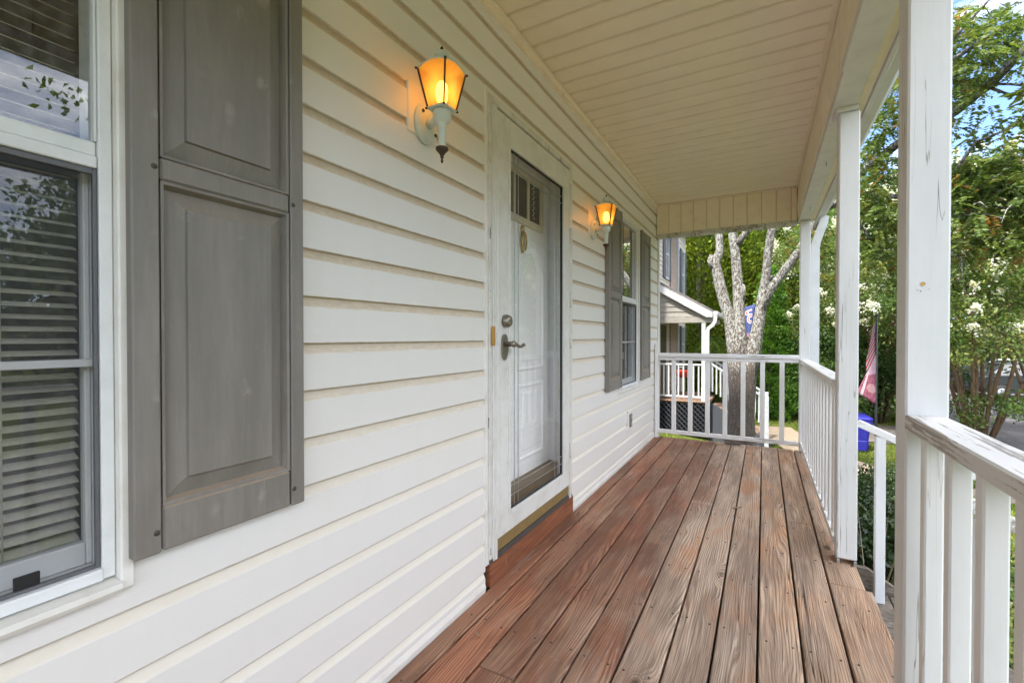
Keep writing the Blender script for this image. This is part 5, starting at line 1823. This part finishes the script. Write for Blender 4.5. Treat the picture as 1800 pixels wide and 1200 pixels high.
# porch
FZ = -.46
RX = -1.06
roof_pts = [(-2.60, 2.62), (RX - .02, 1.72), (RX - .02, 1.78), (-2.60, 2.70)]
MB().prism(roof_pts, 1, 11.92, 14.05).build("porch_roof", M["roof_shingle"], nb)
MB().prism([(-2.60, 2.43), (RX - .16, 1.60), (RX - .02, 1.60), (RX - .02, 1.715), (-2.60, 2.615)], 1, 11.90, 11.955).build("rake_board", M["nb_white"], nb)
gt = MB().prism([(-2.60, 1.62), (RX - .20, 1.62), (-2.60, 2.40)], 1, 12.04, 12.08).build("gable", M["nb_gable"], nb)
z = 1.62
while z < 2.35:
    xr = RX - .20 - (z - 1.62) * (1.54 / .83)
    MB().prism([(12.0, z), (12.036, z), (12.036, z + .13), (12.018, z + .13)], 0, -2.60, xr).build("siding_board", M["nb_gable"], gt)
    z += .132
MB().box(-2.6, RX - .14, 11.98, 12.10, 1.47, 1.61, .004).build("porch_beam", M["nb_gable"], nb)
MB().box(RX - .14, RX - .02, 11.98, 14.05, 1.47, 1.59, .004).build("porch_beam", M["nb_gable"], nb)
MB().box(-2.6, RX - .15, 12.11, 14.0, 1.55, 1.58).build("porch_ceiling", M["nb_white"], nb)
MB().box(RX - .015, RX + .09, 11.92, 14.1, 1.62, 1.74, .02).build("porch_gutter", M["nb_white"], nb)
MB().box(-1.335, -1.245, 11.99, 12.08, FZ, 1.47, .004).build("porch_post", M["nb_white"], nb)
dsp = MB()
rect_tube(dsp, [(RX + .04, 11.95, 1.63), (RX + .03, 11.95, 1.50), (RX - .03, 11.95, 1.40), (RX - .12, 11.95, 1.33), (RX - .135, 11.95, 1.25), (RX - .135, 11.95, -1.1)], .085, .06, (1, 0, 0))
dsp.build("downspout", M["nb_white"], nb)
pf = MB().box(-2.40, -1.17, 12.05, 14.0, FZ - .075, FZ - .032).build("porch_floor", M["nb_wood"], nb)
for i in range(9):
    MB().box(-2.40 + .138 * i, -2.40 + .138 * i + .132, 11.98, 14.0, FZ - .03, FZ, .003).build("deck_board", M["nb_wood"], pf)
r_ = MB().box(-2.42, -1.34, 12.0, 12.06, .415, .455, .004).build("railing", M["nb_white"], nb)
MB().box(-2.42, -1.34, 12.01, 12.05, -.385, -.345, .004).build("bottom_rail", M["nb_white"], r_)
for i in range(9):
    x = -2.36 + i * .118
    MB().box(x, x + .032, 12.012, 12.045, -.344, .414, .002).build("baluster", M["nb_white"], r_)
r_ = MB().box(-1.32, -1.26, 13.2, 14.0, .415, .455, .004).build("railing", M["nb_white"], nb)
MB().box(-1.31, -1.27, 13.2, 14.0, -.385, -.345, .004).build("bottom_rail", M["nb_white"], r_)
for i in range(6):
    MB().box(-1.305, -1.275, 13.24 + i * .13, 13.27 + i * .13, -.344, .414, .002).build("baluster", M["nb_white"], r_)
lt = MB().box(-2.42, -1.19, 12.02, 12.035, FZ - .05, FZ - .03).box(-2.42, -1.19, 12.10, 12.11, -1.35, FZ - .05).build("lattice", M["lattice_back"], nb)
for s_ in (-1, 1):
    for i in range(18):
        x = -3.2 + .125 * i
        a, b = Vector((x, 12.03 + .008 * s_, -1.33)), Vector((x + .82 * s_ + (.82 if s_ < 0 else 0) + (0 if s_ > 0 else 0), 12.03 + .008 * s_, -.51))
        if s_ < 0: a, b = Vector((x + .82, 12.022, -1.33)), Vector((x, 12.022, -.51))
        lo_, hi_ = -2.42, -1.19
        def clip(a, b):
            d = b - a
            t0, t1 = 0.0, 1.0
            for lim, sg in ((lo_, 1), (hi_, -1)):
                fa, fb = (a.x - lim) * sg, (b.x - lim) * sg
                if fa < 0 and fb < 0: return None
                if fa < 0: t0 = max(t0, fa / (fa - fb))
                if fb < 0: t1 = min(t1, fa / (fa - fb))
            return (a + d * t0, a + d * t1) if t1 - t0 > .05 else None
        c_ = clip(a, b)
        if c_: MB().bar(c_[0], c_[1], .010, .038, (0, 1, 0)).build("lath", M["lattice"], lt)
# steps and stair rails running down towards the street
for k in range(5):
    MB().box(-1.17 + .26 * k, -1.17 + .26 * k + .29, 12.15, 13.15, FZ - .17 * (k + 1) - .04, FZ - .17 * (k + 1), .004).build("step", M["nb_wood"], nb)
MB().prism([(-1.17, FZ - .02), (-1.0, FZ - .10), (.15, FZ - .86), (.15, -1.5), (-1.17, -1.5)], 1, 12.13, 12.15).build("stair_skirt", M["lattice"], nb)
for yy in (12.10, 13.17):
    a, b = Vector((-1.24, yy, .545)), Vector((.07, yy, -.325))
    hr = MB().bar(a, b, .055, .045, c=.004).build("stair_rail", M["nb_white"], nb)
    lo_a, lo_b = a + Vector((0, 0, -.62)), b + Vector((0, 0, -.55))
    for i in range(14):
        p = a.lerp(b, (i + .6) / 14.4)
        MB().box(p.x - .016, p.x + .016, yy - .016, yy + .016, p.z - .66, p.z - .03, .002).build("baluster", M["nb_white"], hr)
    MB().box(.02, .11, yy - .045, yy + .045, -1.45, -.27, .005).build("newel_post", M["nb_white"], hr)
# front door and light on their porch wall
MB().box(X1 + .001, X1 + .03, 12.35, 12.45, FZ, 1.45).box(X1 + .001, X1 + .03, 13.3, 13.4, FZ, 1.45).build("door_casing", M["nb_white"], nb)
MB().box(X1 + .001, X1 + .015, 12.46, 13.29, FZ, 1.45).build("front_door", M["nb_brown"], nb)
# grill, fern basket, potted plant on their porch
gc = at(1199, 655, 12.75)
gr_ = thing("kettle_grill", "red and black kettle grill on the neighbour's porch", "grill", (gc.x, gc.y, FZ))
gz = gc.z
MB().lathe([(.03, gz - .13), (.12, gz - .11), (.20, gz - .05), (.235, gz + .05), (.24, gz + .10)], (gc.x, gc.y, 0), 20).build("bowl", M["red_enamel"], gr_)
MB().lathe([(.245, gz + .102), (.235, gz + .15), (.17, gz + .22), (.08, gz + .25), (.01, gz + .255)], (gc.x, gc.y, 0), 20).build("lid", M["black_plastic"], gr_)
for k in range(3):
    a = 2.1 * k + .4
    MB().tube([(gc.x + .12 * math.cos(a), gc.y + .12 * math.sin(a), gz - .10), (gc.x + .24 * math.cos(a), gc.y + .24 * math.sin(a), FZ)], .012, 6).build("leg", M["black_plastic"], gr_)
fc = at(1254, 600, 12.6)
fern = thing("hanging_fern", "bushy hanging fern beside the neighbour's porch post", "plant", (fc.x - .1, fc.y, fc.z - .1))
fo = Vector((fc.x - .1, fc.y, fc.z))
MB().lathe([(.08, -.22), (.14, -.08), (.16, 0), (.14, 0)], fo, 14).build("basket", M["nb_brown"], fern)
MB().tube([fo + Vector((0, 0, 0)), fo + Vector((0, 0, .5)), Vector((fo.x, fo.y, 1.55))], .004, 5).build("chain", M["pole_dark"], fern)
cf, df = [], []
for _ in range(150):
    a, el = random.uniform(0, 6.283), random.uniform(.1, 1.2)
    L_ = random.uniform(.32, .55)
    for k in range(14):
        u = (k + 1) / 14
        p = fo + Vector((math.cos(a) * L_ * u * math.cos(el * .6), math.sin(a) * L_ * u * math.cos(el * .6), L_ * (math.sin(el) * u - .95 * u * u)))
        for s_ in (-1, 1):
            d = Vector((-math.sin(a) * s_, math.cos(a) * s_, -.2)) + Vector((math.cos(a), math.sin(a), -.3)) * .4
            cf.append(p + d * .02); df.append(d)
leaf_object("fronds", np.array([tuple(p) for p in cf]), np.array([tuple(p) for p in df]), .06, .016, M["leaf_fern"], fern, tint=rng.random(len(cf)))
pc = at(1262, 690, 13.6)
pot = thing("potted_plant", "bright green leafy potted plant behind the neighbour's stair rail", "plant", (pc.x, pc.y, FZ - .4))
MB().lathe([(.09, FZ - .5), (.13, FZ - .2), (.12, FZ - .2)], (pc.x, pc.y, 0), 12).build("pot", M["nb_brown"], pot)
C, T, _ = crown_pts((pc.x, pc.y, pc.z), (.16, .16, .22), 22, 30, .05, .2)
leaf_object("foliage", C, unit(len(C)) + np.array([0, 0, .5]), .08, .04, M["leaf_lily"], pot, tint=T)

# ================================================================== house farther down the street
fy = 30.0
fa = at(1362, 566, fy); fb = at(1384, 568, fy)
fh = thing("far_house", "dark house with grey shingle roof glimpsed past the arborvitae", "house", (fa.x, fy + 2, ground_z(fa.x, fy)))
zr, ze = fa.z, at(1372, 612, fy).z
xg = fb.x
# gable facing us, ridge running away
MB().prism([(xg - 2.1, ze), (xg + .75, ze), (xg - .02, zr)], 1, fy + .3, fy + 7).build("gable_wall", M["dark_wall"], fh)
MB().prism([(xg - .02, zr), (xg - .02, zr + .10), (xg - 2.4, ze - .02), (xg - 2.4, ze - .14)], 1, fy, fy + 7.2).build("roof", M["roof_shingle"], fh)
MB().prism([(xg + .02, zr + .1), (xg + .95, ze - .04), (xg + .95, ze - .16), (xg + .02, zr)], 1, fy, fy + 7.2).build("roof", M["roof_shingle"], fh)
zl = at(1404, 626, fy).z
MB().prism([(xg - 1.4, ze - .1), (at(1404, 626, fy).x, zl), (at(1404, 626, fy).x, zl - .15), (xg - 1.4, zl - .15)], 1, fy - 1.6, fy + .25).build("porch_roof", M["roof_shingle"], fh)
MB().box(xg - 2.2, at(1400, 626, fy).x, fy - 1.2, fy + 6.5, ground_z(xg, fy) - .3, zl - .16).build("wall", M["dark_wall"], fh)
